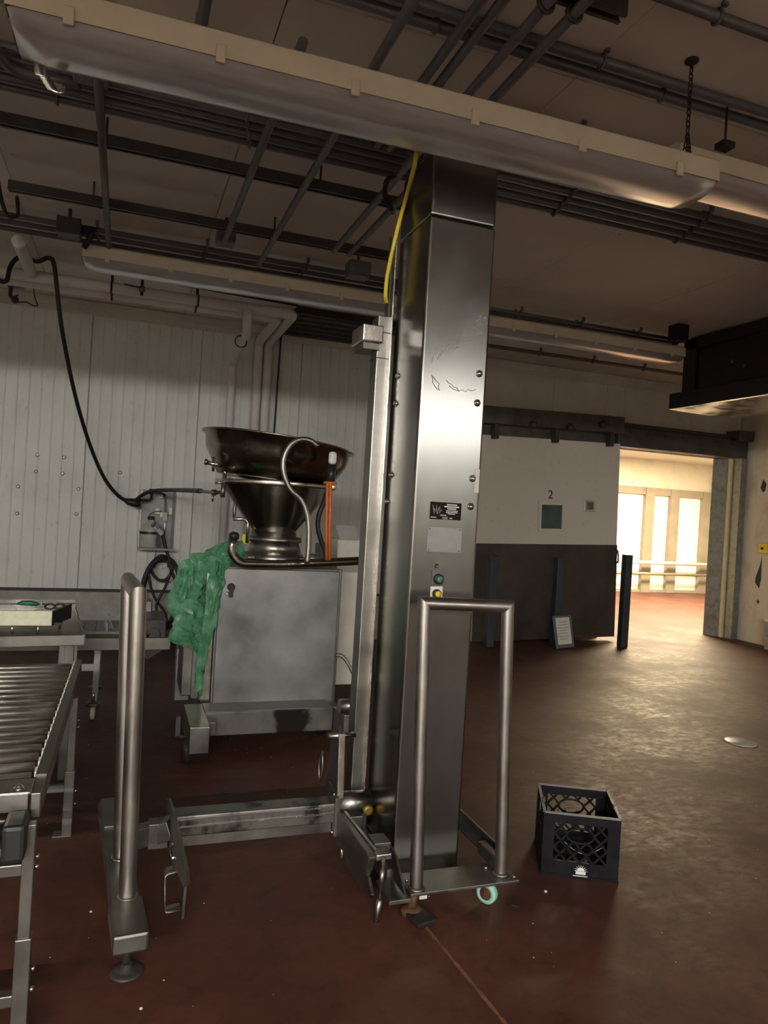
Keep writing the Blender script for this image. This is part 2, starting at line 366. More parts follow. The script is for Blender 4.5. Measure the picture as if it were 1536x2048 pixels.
# back wall: slab with doorway, sheet panels on it
DX0, DX1, DZ = 6.2, 8.49, 2.66
wb = struct(MB().ab((-6.2, YB+0.03, 0), (DX0, YB+0.2, CEIL)).ab((DX0, YB+0.03, DZ), (DX1, YB+0.2, CEIL)).ab((DX1, YB+0.03, 0), (XR, YB+0.2, CEIL)).build('wall_back', 'seal_dark'))
def ribbed(x0, x1, z0, z1, y, mat, parent, n=10, name='wall_panel'):
    mb = MB(); pr = [(x0, y+0.03), (x0, y+0.006), (x0+0.008, y)]; p = (x1-x0)/n
    for k in range(n):
        a = x0+p*k
        if k: pr += [(a-0.010, y), (a-0.003, y-0.004), (a+0.003, y-0.004), (a+0.010, y)]
        pr += [(a+p*0.42, y+0.0015), (a+p*0.58, y+0.0015)]
    pr += [(x1-0.008, y), (x1, y+0.006), (x1, y+0.03)]
    vs = [V(a, b, z0) for a, b in pr]+[V(a, b, z1) for a, b in pr]; m = len(pr)
    mb.add(vs, [(i, i+1, m+i+1, m+i) for i in range(m-1)])
    return mb.build(name, mat, parent)
x = -6.2
seams = [-6.2, -5.05, -3.89, -2.74, -1.58, -0.424, 0.73, 1.885, 3.04]
for a, b in zip(seams[:-1], seams[1:]): ribbed(a+0.002, b-0.002, 0, CEIL, YB, 'wall_sheet', wb)
for a, b, z0 in ((3.04, 4.2, 0), (4.2, 5.35, 0), (5.35, DX0, 0), (DX0, 6.5, DZ), (6.5, 7.66, DZ), (7.66, DX1, DZ), (DX1, XR, 0)):
    MB().ab((a+0.002, YB, z0), (b-0.002, YB+0.04, CEIL)).build('wall_panel', 'wall_paint', wb)
# dents and dull scuffs low on the sheet wall
for px, py in ((75, 910), (72, 943), (128, 915), (125, 947), (36, 973), (157, 978), (34, 1027), (153, 1028), (240, 945)):
    p = P(px, py, Y=YB-0.004); MB().lathe([(0.02, 0), (0.012, 0.004)], p, 10, Matrix.Rotation(math.pi/2, 3, 'X')).build('fixing_plug', 'grey_plate', wb)
struct(MB().ab((-6.2, YB-0.07, 0), (3.04, YB-0.001, 0.53)).build('baseboard_back', 'concrete'))
struct(MB().ab((-6.2, YB-0.075, 0.53), (3.04, YB-0.001, 0.555)).build('trim_1', 'seal_dark'))
struct(MB().prism([V(-6.2, YB, CEIL-0.14), V(-6.2, YB-0.05, CEIL-0.09), V(-6.2, YB-0.06, CEIL-0.005), V(-6.2, YB, CEIL-0.005)], (XR+6.2, 0, 0)).build('trim_2', 'wall_paint'))
# other walls
wr = struct(MB().ab((XR, -9.2, 0), (XR+0.2, YB+0.2, CEIL)).build('wall_right', 'wall_scuffed'))
for k in range(8):
    MB().ab((XR-0.012, YB-1.0-k*1.22, 0.0), (XR, YB-1.0-k*1.22+1.212, CEIL-0.02)).build('wall_panel', 'wall_scuffed', wr)
struct(MB().ab((-6.4, -9.4, 0), (XR+0.2, -9.2, CEIL)).build('wall_front', 'wall_paint'))
struct(MB().ab((-6.4, -9.2, 0), (-6.2, YB+0.2, CEIL)).build('wall_left', 'wall_paint'))
# torn holes in the right wall and its skirting dirt
for pts in ([(1533, 968), (1527, 958), (1521, 975), (1525, 985), (1530, 982)], [(1524, 1112), (1520, 1130), (1511, 1155), (1510, 1165), (1518, 1177), (1522, 1160)], [(1515, 1198), (1519, 1203), (1516, 1209), (1513, 1203)]):
    q = [P(a, b_, X=XR-0.013) for a, b_ in pts]; MB().prism(q, (0.02, 0, 0)).build('torn_hole', 'seal_dark', wr)
q = P(1480, 1112, X=XR-0.013); MB().prism([q, q+V(0, -0.1, 0.0), q+V(0, -0.02, 0.07)], (0.004, 0, 0)).build('paper_scrap', 'paper', wr)
# doorway frame
y0 = P(1404, 1269, Z=0)
struct(MB().prism([V(8.335, 8.66, 0), V(8.365, 8.68, 0), V(8.475, 8.50, 0), V(8.445, 8.48, 0)], (0, 0, DZ)).build('trim_3', 'galvanised'))
struct(MB().ab((8.452, 8.42, 0), (8.485, 8.49, DZ)).build('trim_4', 'foam_yellow'))
struct(MB().ab((8.487, 8.27, 0), (8.60, YB-0.001, DZ)).build('trim_5', 'galvanised'))
struct(MB().ab((DX0-0.05, YB-0.02, 0), (DX0+0.06, YB+0.24, DZ)).build('trim_6', 'galvanised'))
# track beam over the doorway
t = thing('door_track', (7.4, 8.38, 2.66), 'weathered galvanised track beam over the open doorway', 'track')
MB().ab((6.3, 8.28, 2.66), (8.60, 8.44, 2.93)).build('beam', 'track_steel', t, 0.004)
MB().ab((6.3, 8.22, 2.93), (8.55, 8.44, 2.975)).build('rail', 'dark_steel', t)
MB().ab((8.30, 8.16, 2.90), (8.58, 8.40, 3.05)).build('end_stop', 'track_steel', t, 0.004)
bl = mesh_of(MB().lathe([(0.016, 0), (0.016, 0.012), (0.008, 0.018)], (0, 0, 0), 8, Matrix.Rotation(math.pi/2, 3, 'X')), 'bolt', 'dark_steel')
for k in range(7): inst(bl, 'bolt', (6.5+k*0.3, 8.28, 2.86), t)
# sliding door 2, hanging a little out of square
d = bpy.data.objects.new('door_1', None); C.objects.link(d); d.location = (5.3, 8.25, 0.03); struct(d)
MB().ab((4.22, 8.2, 0.03), (6.36, 8.3, 2.65)).build('leaf', 'door_white', d, 0.006)
MB().ab((4.215, 8.19, 0.03), (6.365, 8.205, 1.275)).build('kick_plate', 'door_steel', d, 0.003)
wf = MB(); cx, cz = 5.31, 1.635
for a, b_ in (((-0.2, -0.2), (0.2, -0.155)), ((-0.2, 0.155), (0.2, 0.2)), ((-0.2, -0.155), (-0.155, 0.155)), ((0.155, -0.155), (0.2, 0.155))): wf.ab((cx+a[0], 8.18, cz+a[1]), (cx+b_[0], 8.2, cz+b_[1]))
wf = wf.build('window_frame', 'door_white', d)
MB().ab((cx-0.155, 8.192, cz-0.155), (cx+0.155, 8.199, cz+0.155)).build('pane', 'dark_glass', d)
hp = MB().ab((5.81, 8.185, 1.72), (5.98, 8.2, 1.87)).build('handle_plate', 'steel_bright', d, 0.004)
MB().ab((5.84, 8.175, 1.745), (5.95, 8.186, 1.845)).build('recess_cup', 'steel_dull', hp, 0.004)
MB().tube(fillet([V(6.33, 8.19, 1.22), V(6.33, 8.13, 1.2), V(6.34, 8.13, 1.05), V(6.34, 8.19, 1.03)], 0.03), 0.012, 8).build('pull_handle', 'steel_dull', d)
MB().ab((4.3, 8.22, 2.655), (6.28, 8.3, 2.78)).build('hanger_rail', 'track_steel', d)
MB().ab((4.12, 8.06, 2.78), (6.31, 8.34, 2.995)).build('hood', 'track_steel', d, 0.006)
for px in (4.9, 5.45, 5.95):
    MB().lathe([(0.05, 0), (0.05, 0.04), (0.02, 0.06)], (px, 8.06, 2.87 if px > 5.5 else 2.80), 12, Matrix.Rotation(math.pi/2, 3, 'X')).build('roller_bolt', 'dark_steel', d)
for px in (4.42, 5.3, 6.15): MB().ab((px-0.03, 8.1, 2.6), (px+0.03, 8.195, 2.8)).build('hanger', 'dark_steel', d)
def text(s, name, size, loc, rot, mat, parent, depth=0.001, align='CENTER'):
    cu = bpy.data.curves.new(name, 'FONT'); cu.body = s; cu.size = size; cu.align_x = align; cu.align_y = 'CENTER'; cu.extrude = depth
    to = bpy.data.objects.new(name, cu); C.objects.link(to)
    bpy.context.view_layer.update(); me = bpy.data.meshes.new_from_object(to.evaluated_get(bpy.context.evaluated_depsgraph_get())); bpy.data.objects.remove(to)
    me.name = name; me.materials.clear(); me.materials.append(MATS[mat])
    o = bpy.data.objects.new(name, me); C.objects.link(o); o.parent = parent; o.location = Vector(loc)-wloc(parent); o.rotation_euler = rot
    return o
text('2', 'door_number', 0.16, (5.29, 8.197, 1.92), (math.pi/2, 0, 0), 'ink', d)
d.rotation_euler = (0, math.radians(-1.7), 0)
# loading room beyond
struct(MB().ab((5.4, 14.3, 0), (14.3, 14.5, 3.17)).build('wall_beyond', 'wall_paint'))
struct(MB().ab((5.2, YB+0.2, 0), (5.4, 14.5, 3.17)).build('wall_beyond_left', 'wall_paint'))
struct(MB().ab((14.0, YB+0.2, 0), (14.3, 14.5, 3.17)).build('wall_beyond_right', 'wall_paint'))
struct(MB().ab((XR, YB+0.2, 0), (14.3, YB+0.4, 3.17)).build('wall_beyond_front', 'wall_paint'))
struct(MB().ab((5.2, YB+0.2, 3.17), (14.3, 14.5, 3.3)).build('ceiling_beyond', 'wall_paint'))
bw = thing('insulated_partition', (12, 14.2, 0), 'white ribbed partition with grey posts in the bright room beyond the doorway', 'partition')
MB().ab((9.5, 14.16, 2.33), (13.62, 14.29, 2.5)).build('top_rail', 'cold_post', bw)
MB().ab((9.5, 14.16, 0.0), (13.62, 14.29, 0.06)).build('bottom_rail', 'cold_post', bw)
posts = [(11.68-1.1, 11.92-1.1), (11.66, 11.92), (12.40, 12.66), (13.38, 13.62)]
for a, b_ in posts: MB().ab((a, 14.14, 0), (b_, 14.29, 2.5)).build('post', 'cold_post', bw)
for (a0, a), (b0, b_) in zip(posts[:-1], posts[1:]): ribbed(a, b0, 0.06, 2.33, 14.24, 'cold_panel', bw, 6, 'panel')
ribbed(9.5, posts[0][0], 0.06, 2.33, 14.24, 'cold_panel', bw, 6, 'panel')
gr = thing('guard_rail', (12, 13.9, 0), 'pale tubular guard rail in front of the partition beyond the doorway', 'rail')
za = P(1320, 1126, Y=13.95).z; zb = P(1320, 1148, Y=13.95).z
MB().cyl((9.6, 13.95, za), (13.7, 13.95, za), 0.045, 10).build('top_bar', 'pipe_white', gr)
MB().cyl((9.6, 13.95, zb), (13.7, 13.95, zb), 0.03, 10).build('lower_bar', 'cold_post', gr)
MB().cyl((13.6, 13.95, 0), (13.6, 13.95, za+0.35), 0.05, 10).build('post', 'pipe_white', gr)
MB().cyl((9.8, 13.95, 0), (9.8, 13.95, za+0.05), 0.05, 10).build('post', 'pipe_white', gr)
tag(MB().tube(fillet([V(13.72, 14.2, 0.6), V(13.72, 14.2, 2.85), V(13.97, 14.2, 2.85)], 0.15), 0.04, 10).build('wall_pipe', 'pipe_white'), 'slim pale pipe rising beside the partition beyond the doorway', 'pipe')
# black slatted box where ceiling meets the sheet wall
t = thing('dark_ceiling_box', (2.1, 7.9, 3.5), 'dark slatted box under the ceiling above the hopper', 'vent')
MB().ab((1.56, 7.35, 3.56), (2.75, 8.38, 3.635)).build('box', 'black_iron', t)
for k in range(5): MB().ab((1.6, 7.42+k*0.2, 3.545), (2.7, 7.46+k*0.2, 3.562)).build('box_slat', 'dark_steel', t)
# ================================================================ CEILING SERVICES
def fixture(name, x0, x1, yc, zl, label, group=None, on=None, skew=0.0, hw=0.122):
    t = thing(name, ((x0+x1)/2, yc, zl), label, 'light', group)
    y0, y1 = yc-hw, yc+hw
    if True:
        MB().sweepx([(y0, zl), (y0, zl+0.085), (y0+0.03, zl+0.105), (y1-0.03, zl+0.105), (y1, zl+0.085), (y1, zl)], x0, x1, caps=True).build('housing', 'cream_plastic', t, 0.004)
        MB().sweepx([(y0+0.01, zl+0.012), (y0+0.06, zl+0.03), (y1-0.06, zl+0.03), (y1-0.01, zl+0.012)], x0+0.05, x1-0.05).build('reflector', 'tube_white' if on else 'lamp_tube_off', t)
    lz = [(y0+0.004, zl), (y0+0.008, zl-0.024), (y0+0.026, zl-0.046), (y0+0.065, zl-0.060), (y1-0.065, zl-0.062), (y1-0.026, zl-0.048), (y1-0.008, zl-0.024), (y1-0.004, zl)]
    if not on:
        mb = MB(); e = 0.10; n = len(lz); st = [(x0+0.004, 0.0), (x0+0.02, 0.75), (x0+e, 1.0), (x1-e, 1.0), (x1-0.02, 0.75), (x1-0.004, 0.0)]
        vs = [V(xx, yc+(y-yc)*(0.9+0.1*min(1, f*1.3)), zl+(z-zl)*f) for xx, f in st for y, z in lz]
        mb.add(vs, [(i*n+k, i*n+k+1, (i+1)*n+k+1, (i+1)*n+k) for i in range(len(st)-1) for k in range(n-1)], True)
        mb.build('diffuser', 'acrylic', t)
    for dy in (-0.05, 0.05):
        tb = MB().cyl((x0+0.09, yc+dy, zl-0.02), (x1-0.09, yc+dy, zl-0.02), 0.016, 10).build(name.replace('_offscreen', '_tube_%s_offscreen' % ('front' if dy < 0 else 'rear')) if on else 'lamp_tube', on or 'lamp_tube_off', t)
        for xx in (x0+0.07, x1-0.07): MB().ab((xx-0.02, yc+dy-0.018, zl-0.045), (xx+0.02, yc+dy+0.018, zl+0.03)).build('lamp_holder', 'bezel', t)
    if not on:
        k = x0+0.18
        while k < x1-0.05:
            for yy, sg in ((y0, -1), (y1, 1)):
                MB().ab((k-0.016, yy, zl-0.022), (k+0.016, yy+sg*0.012, zl+0.035)).build('clip', 'cream_plastic', t, 0.003)
            k += 0.46
    if skew: t.rotation_euler = (0, 0, skew)
    return t
def chain(loc, z1, spread, label):
    x, y = loc; t = thing('hanging_chain', (x, y, z1), label, 'chain')
    lk = MB(); n = 12
    pth = [V(0.0085*math.cos(2*math.pi*k/n), 0, 0.017*math.sin(2*math.pi*k/n)) for k in range(n)]
    lk.tube(pth, 0.0032, 5, closed=True); lm = mesh_of(lk, 'link', 'copper_iron')
    zs = z1+0.17; z = CEIL-0.02; k = 0
    while z > zs: inst(lm, 'link', (x, y, z), t, (0, 0, math.pi/2*(k % 2))); z -= 0.026; k += 1
    for sg in (-1, 1):
        for j in range(7):
            f = (j+0.5)/7; inst(lm, 'link', (x+sg*spread*f*0.5, y+sg*spread*f, zs-f*(zs-z1)), t, (0, 0, math.pi/2*(j % 2)))
    MB().lathe([(0.03, 0), (0.03, -0.008), (0.012, -0.014)], (x, y, CEIL), 12).build('ceiling_plate', 'copper_iron', t)
    return t
fixture('ceiling_light', -0.42, 2.27, 2.565, 3.053, 'long cream strip light with cloudy diffuser hung by chain above the steel column', skew=math.radians(-1.3))
f2 = fixture('ceiling_light', 2.34, 5.0, 2.87, 3.30, 'cream strip light hung higher beside the chain, its end lit warm')
fixture('ceiling_light', -0.40, 2.26, 6.02, 3.36, 'cream strip light in front of the white pipes on the ribbed wall')
fixture('ceiling_light', 2.70, 5.36, 6.15, 3.36, 'cream strip light ending beside the dark unit cooler')
q = P(1453, 290, Z=3.42); MB().ab((q.x-0.035, q.y-0.02, 3.405), (q.x+0.035, q.y+0.04, 3.435)).cyl((q.x, q.y+0.01, 3.43), (q.x, q.y+0.01, CEIL), 0.006, 8).build('hanger_bracket', 'bezel', f2, 0.01)
chain((2.225, 2.575), 3.145, 0.07, 'rusty link chain holding the end of the long strip light')
# lit strip lights further back in the hall, over and behind the photographer
for nm, xx in (('left', -5.2), ('middle', -2.4), ('right', 3.4)): fixture('strip_light_%s_offscreen' % nm, xx, xx+2.66, -5.1, 3.14, 'lit strip light in the row behind the working area', 'lit strip lights', on='lamp_on' if xx < 0 else 'lamp_on_old')
struct(MB().ab((-5.6, -3.12, 3.078), (XR, -3.0, CEIL)).build('added_shade_beam', 'wall_paint'))  # added unseen beam, sized to keep lamp light off the upper back wall
def conduit(pts, r, label, group=None, mat='conduit', name='conduit', fr=0.1):
    return tag(MB().tube(fillet(pts, fr, 6), r, 10).build(name, mat), label, 'conduit', group)
cs = mesh_of(MB().tube([V(0, 0.028*math.cos(a), 0.028*math.sin(a)) for a in [2*math.pi*k/14 for k in range(14)]], 0.007, 5, closed=True).ab((-0.012, -0.045, 0.02), (0.012, -0.028, 0.06)), 'clamp', 'conduit')
def xrun(y, z, x0, x1, r, label, group, step=1.3, off=0.4):
    o = conduit([V(x0, y, z), V(x1, y, z)], r, label, group)
    k = x0+off
    while k < x1-0.1: inst(cs, 'clamp', (k, y, z), o); k += step
    return o
for k, yy in enumerate((3.60, 3.69, 3.78, 3.87, 3.96)): xrun(yy, 3.53, -5.5, 5.5, 0.026 if k in (1, 3) else 0.021, 'grey conduit in the broad bundle running under the ceiling past the column', 'conduits of the broad ceiling bundle', 0.95, 0.25+0.02*k)
for yy in (2.70, 2.79): xrun(yy, 3.605, 0.2, 5.5, 0.024, 'grey conduit of the pair running behind the chain', 'paired conduits behind the chain', 1.15, 0.5 if yy < 2.75 else 0.9)
xrun(2.28, 3.605, 1.3, 5.0, 0.022, 'lone grey conduit clipped to the ceiling nearest the chain plate', None, 0.9, 0.78)
xrun(3.22, 3.605, 1.55, 5.5, 0.022, 'lone grey conduit passing above the raised strip light', None, 0.6, 0.55)
for yy, zz in ((P(215, 464, Z=3.55).y, 3.55), (P(215, 477, Z=3.56).y, 3.56), (P(215, 490, Z=3.57).y, 3.57)): xrun(yy, zz, -5.5, 2.3, 0.02, 'grey conduit running just before the rear strip light', 'conduits before the rear strip light', 0.8)
yq = P(983, 618, Z=3.57).y
for dy in (0.0, 0.12): xrun(yq+dy, 3.57, 2.4, 5.5, 0.02, 'dark conduit ending at the junction box by the unit cooler', 'conduits ending at the cooler box', 0.7)
p0 = P(983, 692, Z=3.55); xrun(p0.y, 3.55, 2.6, 8.2, 0.022, 'thin dark conduit along the ceiling above the sliding door', None, 0.75)
for xx, a, b_, l in ((-0.215, 3.45, 5.95, 'grey cross conduit dropping from the square box by the long strip light'), (0.575, 2.9, 5.40, 'grey cross conduit ending at a small junction box'), (0.89, 1.5, 5.75, 'grey cross conduit reaching the rear strip light'),
                     ):
    conduit([V(xx, a, 3.46), V(xx, b_, 3.46)], 0.022, l)
for xx in (1.115, 1.185): conduit([V(xx, 1.4, 3.46), V(xx, 3.55, 3.46)], 0.021, 'grey cross conduit of the close pair above the column', 'close pair of cross conduits')
for xx in (1.335, 1.455):
    o = conduit([V(xx, 1.2, 3.46), V(xx, 5.15, 3.46)], 0.021, 'grey cross conduit clipped to the short dark strut', 'cross conduits on the short strut')
    MB().tube([V(xx+0.03*math.cos(a), P(1098, 10, Z=3.46).y, 3.46+0.03*math.sin(a)) for a in [2*math.pi*k/12 for k in range(12)]], 0.009, 5, closed=True).build('clamp', 'strut', o)
pp = P(405, 40, Z=3.58); conduit([V(pp.x, 0.6, 3.58), V(pp.x, pp.y+0.06, 3.58), V(pp.x, pp.y+0.06, 3.64)], 0.024, 'short grey conduit turning up into the ceiling', fr=0.03)
def strut(a, b_, label, r=0.0):
    t = thing('strut_channel', (Vector(a)+Vector(b_))/2, label, 'strut')
    x0, x1, y, z = a[0], b_[0], a[1], a[2]
    MB().ab((x0, y-0.028, z+0.035), (x1, y+0.028, z+0.04)).ab((x0, y-0.028, z-0.02), (x1, y-0.022, z+0.035)).ab((x0, y+0.022, z-0.02), (x1, y+0.028, z+0.035)).ab((x0, y-0.022, z-0.02), (x1, y-0.012, z-0.015)).ab((x0, y+0.012, z-0.02), (x1, y+0.022, z-0.015)).build('channel', 'strut', t)
    k = x0+0.5
    while k < x1-0.1:
        MB().cyl((k, y, z+0.03), (k, y, CEIL), 0.007, 6).build('hanger_rod', 'strut', t); k += 1.2
    return t
strut((-5.5, 4.27, 3.50), (1.8, 4.27, 3.50), 'long dark strut channel under the ceiling nearer the long strip light')
strut((-0.80, 5.18, 3.50), (1.8, 5.18, 3.50), 'dark strut channel under the ceiling nearer the ribbed wall')
q = P(1246, 30, Z=3.50); strut((0.7, q.y, 3.50), (q.x, q.y, 3.50), 'short dark strut channel with an open end above the long strip light')
def jbox(c, s, label, mat='conduit'):
    t = thing('junction_box', (c[0], c[1], c[2]-s[2]/2), label, 'junction box')
    MB().box(c, s).build('body', mat, t, 0.004)
    if c[2]+s[2]/2 < CEIL-0.01: MB().cyl((c[0], c[1], c[2]+s[2]/2-0.002), (c[0], c[1], CEIL), 0.012, 8).build('stem', mat, t)
    MB().box((c[0], c[1], c[2]-s[2]/2-0.003), (s[0]*0.94, s[1]*0.94, 0.006)).build('cover', mat, t, 0.002)
    for sx in (-1, 1):
        for sy in (-1, 1): MB().lathe([(0.006, 0), (0.004, -0.004)], (c[0]+sx*s[0]*0.4, c[1]+sy*s[1]*0.4, c[2]-s[2]/2-0.006), 8).build('screw', 'steel_dull', t)
    return t
q = P(180, 155, Z=3.46); jbox((q.x, q.y, 3.51), (0.15, 0.16, 0.09), 'grey square junction box beside the left end of the long strip light')
q = P(445, 487, Z=3.45); jbox((q.x+0.02, q.y, 3.50), (0.13, 0.13, 0.10), 'small grey junction box at the end of a cross conduit')
q = P(715, 553, Z=3.42); jbox((q.x, q.y, 3.47), (0.17, 0.15, 0.11), 'grey junction box beside the top of the steel column')
q = P(138, 470, Z=3.45); jbox((q.x, q.y, 3.50), (0.16, 0.16, 0.11), 'dark junction box feeding the rear strip light', 'strut')
q = P(1356, 682, Z=3.48); jbox((q.x, q.y, 3.56), (0.14, 0.14, 0.155), 'dark junction box beside the unit cooler', 'black_iron')
tag(MB().tube(spline([P(1345, 685, Y=6.2), P(1350, 700, Y=6.2), P(1362, 706, Y=6.22), P(1372, 700, Y=6.25)], 5), 0.012, 8).build('power_lead', 'rubber'), 'short black lead looping from the box to the unit cooler', 'cable')
q = V(-0.28, 5.7, 3.46)
tag(MB().tube(spline([P(155, 463, Y=5.75), P(182, 460, Y=5.78), P(180, 475, Y=5.8), P(168, 495, Y=5.85)], 5), [0.03]*6+[0.022]*10, 8).build('power_lead', 'rubber'), 'thick black lead curling down to the rear strip light', 'cable')
# steel strap hook hanging under the left end of the long light
t = thing('steel_hook', P(90, 150, Y=2.70), 'bright bent steel strap hook under the left end of the long strip light', 'hook')
def strap(pts, wd, th, ax=(1, 0, 0)):
    mb = MB(); ax = Vector(ax)
    vs = []
    for p in pts: vs += [p-ax*wd/2, p+ax*wd/2]
    n = len(pts); mb.add(vs, [(2*i, 2*i+1, 2*i+3, 2*i+2) for i in range(n-1)], True); return mb
st = strap(spline([P(74, 60, Y=2.70), P(80, 145, Y=2.70), P(88, 152, Y=2.70), P(98, 168, Y=2.70), P(112, 186, Y=2.70), P(120, 178, Y=2.72), P(118, 170, Y=2.74)], 4), 0.035, 0.004).build('strap', 'steel_bright', t)
st.modifiers.new('s', 'SOLIDIFY').thickness = 0.005
tag(MB().tube(fillet([P(2, 5, Y=2.5), P(8, -60, Y=2.5), P(8, 2, Y=2.55), P(28, 66, Y=2.55), P(38, 70, Y=2.6)], 0.02), 0.006, 6).build('hanging_wire', 'steel_dull'), 'thin grey hanger wire at the left end of the long strip light', 'wire')
conduit([P(-60, 60, Z=3.475), P(0, 108, Z=3.475), P(16, 134, Z=3.475), P(70, 153, Z=3.475), P(160, 168, Z=3.475)], 0.025, 'grey conduit bending into the square junction box', fr=0.15)
# black cable tail at far left
tag(MB().tube(spline([P(-6, 350, Y=5.0), P(3, 400, Y=5.0), P(14, 430, Y=5.0), P(30, 434, Y=5.0), P(36, 425, Y=5.05), P(34, 395, Y=5.15)], 6), 0.012, 8).build('cable_loop', 'rubber'), 'black cable looping down from the ceiling by the strut channel', 'cable')
# white insulated pipes
g = 'white insulated pipes'
RP = 0.049
def elbowpipe(name, pts, r, label, fr=0.1): return tag(MB().tube(fillet(pts, fr, 6), r, 14).build(name, 'pipe_white'), label, 'pipe')
up = elbowpipe('insulated_pipe', [V(-5.8, 6.99, 3.44), V(1.45, 6.99, 3.44), V(1.465, 8.36, 3.44), V(1.465, 8.36, 1.0)], RP, 'upper white insulated pipe turning down the ribbed wall by the black cable', 0.08)
elbowpipe('insulated_pipe', [V(-5.8, 7.21, 3.435), V(1.34, 7.21, 3.435), V(1.355, 8.36, 3.435), V(1.355, 8.36, 1.0)], RP, 'lower white insulated pipe running beneath its twin and down the wall', 0.08)
elbowpipe('insulated_pipe', [V(1.0, 6.93, 3.41), V(1.0, 6.93, 3.17), V(1.07, 8.36, 3.17), V(1.07, 8.36, 1.0)], 0.044, 'white insulated pipe teed off the upper pipe, dropping lowest on the wall', 0.09)
q = P(62, 548, Z=3.44); c0 = P(38, 487, Z=3.44)
t = tag(MB().cyl((q.x, 6.94, 3.45), (c0.x, c0.y, 3.45), 0.048, 16).build('pipe_stub', 'pipe_white'), 'white capped pipe stub sticking out of the upper pipe', 'pipe')
MB().lathe([(0.051, 0), (0.051, 0.02), (0.0, 0.022)], (c0.x, c0.y, 3.45), 18, Matrix.Rotation(math.pi/2, 3, 'X')).build('end_cap', 'tube_white', t)
for px, yy in ((400, 7.21), (224, 7.21)):
    q = P(px, 590, Z=3.44); t = thing('pipe_hanger', (q.x, 7.1, 3.44), 'dark pipe hanger strap round the white pipes %s' % ('near the wall tee' if px == 400 else 'left of the ball valve'), 'hanger')
    for y_ in (6.99, 7.21): MB().tube([V(q.x, y_+0.054*math.cos(a), 3.44+0.054*math.sin(a)) for a in [2*math.pi*k/16 for k in range(16)]], 0.009, 5, closed=True).build('ring', 'black_iron', t)
    MB().ab((q.x-0.012, 7.09, 3.42), (q.x+0.012, 7.11, CEIL)).build('rod', 'black_iron', t)
q = P(284, 578, Y=6.92); t = thing('ball_valve', q, 'small dark ball valve with lever on the white pipes', 'valve')
MB().cyl(q+V(0, 0, -0.06), q+V(0, 0, 0.12), 0.014, 10).build('stem', 'copper_iron', t)
MB().lathe([(0.015, -0.03), (0.026, -0.02), (0.026, 0.02), (0.015, 0.03)], q, 12).build('valve_body', 'steel_dull', t)
MB().bar(q+V(0, -0.03, 0.0), q+V(-0.15, -0.03, 0.012), 0.016, 0.01).build('lever', 'copper_iron', t, 0.003)
q = P(482, 683, Y=7.0); t = thing('wire_loop', q, 'thin wire loop hanging from the teed white pipe', 'wire')
MB().tube([q+V(0.055*math.cos(a), 0, 0.055*math.sin(a)) for a in [2*math.pi*k/18 for k in range(18)]], 0.006, 6, closed=True).build('loop', 'black_iron', t)
MB().tube([q+V(0.01, 0, 0.06), q+V(0.015, 0, 0.2)], 0.006, 6).build('tail', 'black_iron', t)
tag(MB().tube(fillet([P(-40, 498, Y=7.3), P(150, 532, Y=7.3), P(600, 612, Y=7.3), P(562, 672, Y=8.38), P(547, 880, Y=8.38), P(540, 1010, Y=8.38)], 0.06), 0.011, 8).build('black_conduit', 'black_iron'), 'thin black pipe following the white pipes down behind the hopper', 'pipe')
t = thing('pipe_valve', P(25, 590, Y=7.2), 'dark shut-off valve with a thin wire under the white pipes', 'valve')
MB().ab(P(16, 566, Y=7.25)-V(0, 0.03, 0), P(48, 576, Y=7.25)+V(0, 0.03, -0.01)).build('bracket', 'conduit', t)
MB().tube(fillet([P(22, 574, Y=7.22), P(20, 592, Y=7.22), P(30, 600, Y=7.22)], 0.03), 0.016, 8).build('outlet', 'copper_iron', t)
MB().lathe([(0.012, -0.03), (0.03, -0.015), (0.03, 0.02), (0.012, 0.03)], P(30, 600, Y=7.22), 10).build('valve_body', 'copper_iron', t)
MB().bar(P(27, 594, Y=7.18), P(37, 590, Y=7.18), 0.015, 0.012).build('lever', 'copper_iron', t)
MB().tube(spline([P(36, 605, Y=7.22), P(52, 604, Y=7.22), P(66, 611, Y=7.22), P(75, 610, Y=7.22), P(69, 592, Y=7.22), P(67, 568, Y=7.22)], 5), 0.006, 6).build('wire', 'copper_iron', t)
# unit cooler at right
t = thing('unit_cooler', (6.0, 4.5, 2.84), 'large dark boxed unit cooler hung from the ceiling near the scuffed wall', 'cooler')
X0, X1, YF, YN = 5.52, 6.42, 6.42, 2.6
MB().ab((X0+0.1, YN, 3.0), (X1, YF-0.08, CEIL-0.02)).build('casing', 'cooler_side', t)
for yy in (YF-0.28, YF-1.45, YF-2.6): MB().ab((X0+0.07, yy, 3.03), (X0+0.1, yy+0.18, CEIL-0.03)).build('frame_post', 'cooler_side', t, 0.005)
MB().ab((X0+0.07, YN, CEIL-0.14), (X0+0.1, YF-0.1, CEIL-0.03)).build('frame_rail', 'cooler_side', t, 0.005)
MB().ab((X0, YN, 2.885), (X0+0.1, YF, 3.04)).ab((X0, YF-0.1, 2.885), (X1, YF, 3.04)).build('fascia', 'cooler_side', t, 0.004)
mb = MB(); nx = 14
vs = [V(X0+0.002+(X1-X0)*i/nx, y, 2.88-0.012*math.sin(i*math.pi/nx)) for y in (YN, YF) for i in range(nx+1)]
mb.add(vs, [(i, i+1, nx+2+i, nx+1+i) for i in range(nx)], True); o = mb.build('drip_tray', 'tray', t); o.modifiers.new('s', 'SOLIDIFY').thickness = 0.006
MB().ab((X1-0.02, YN, 2.87), (X1, YF, 3.02)).build('tray_side', 'tray', t)
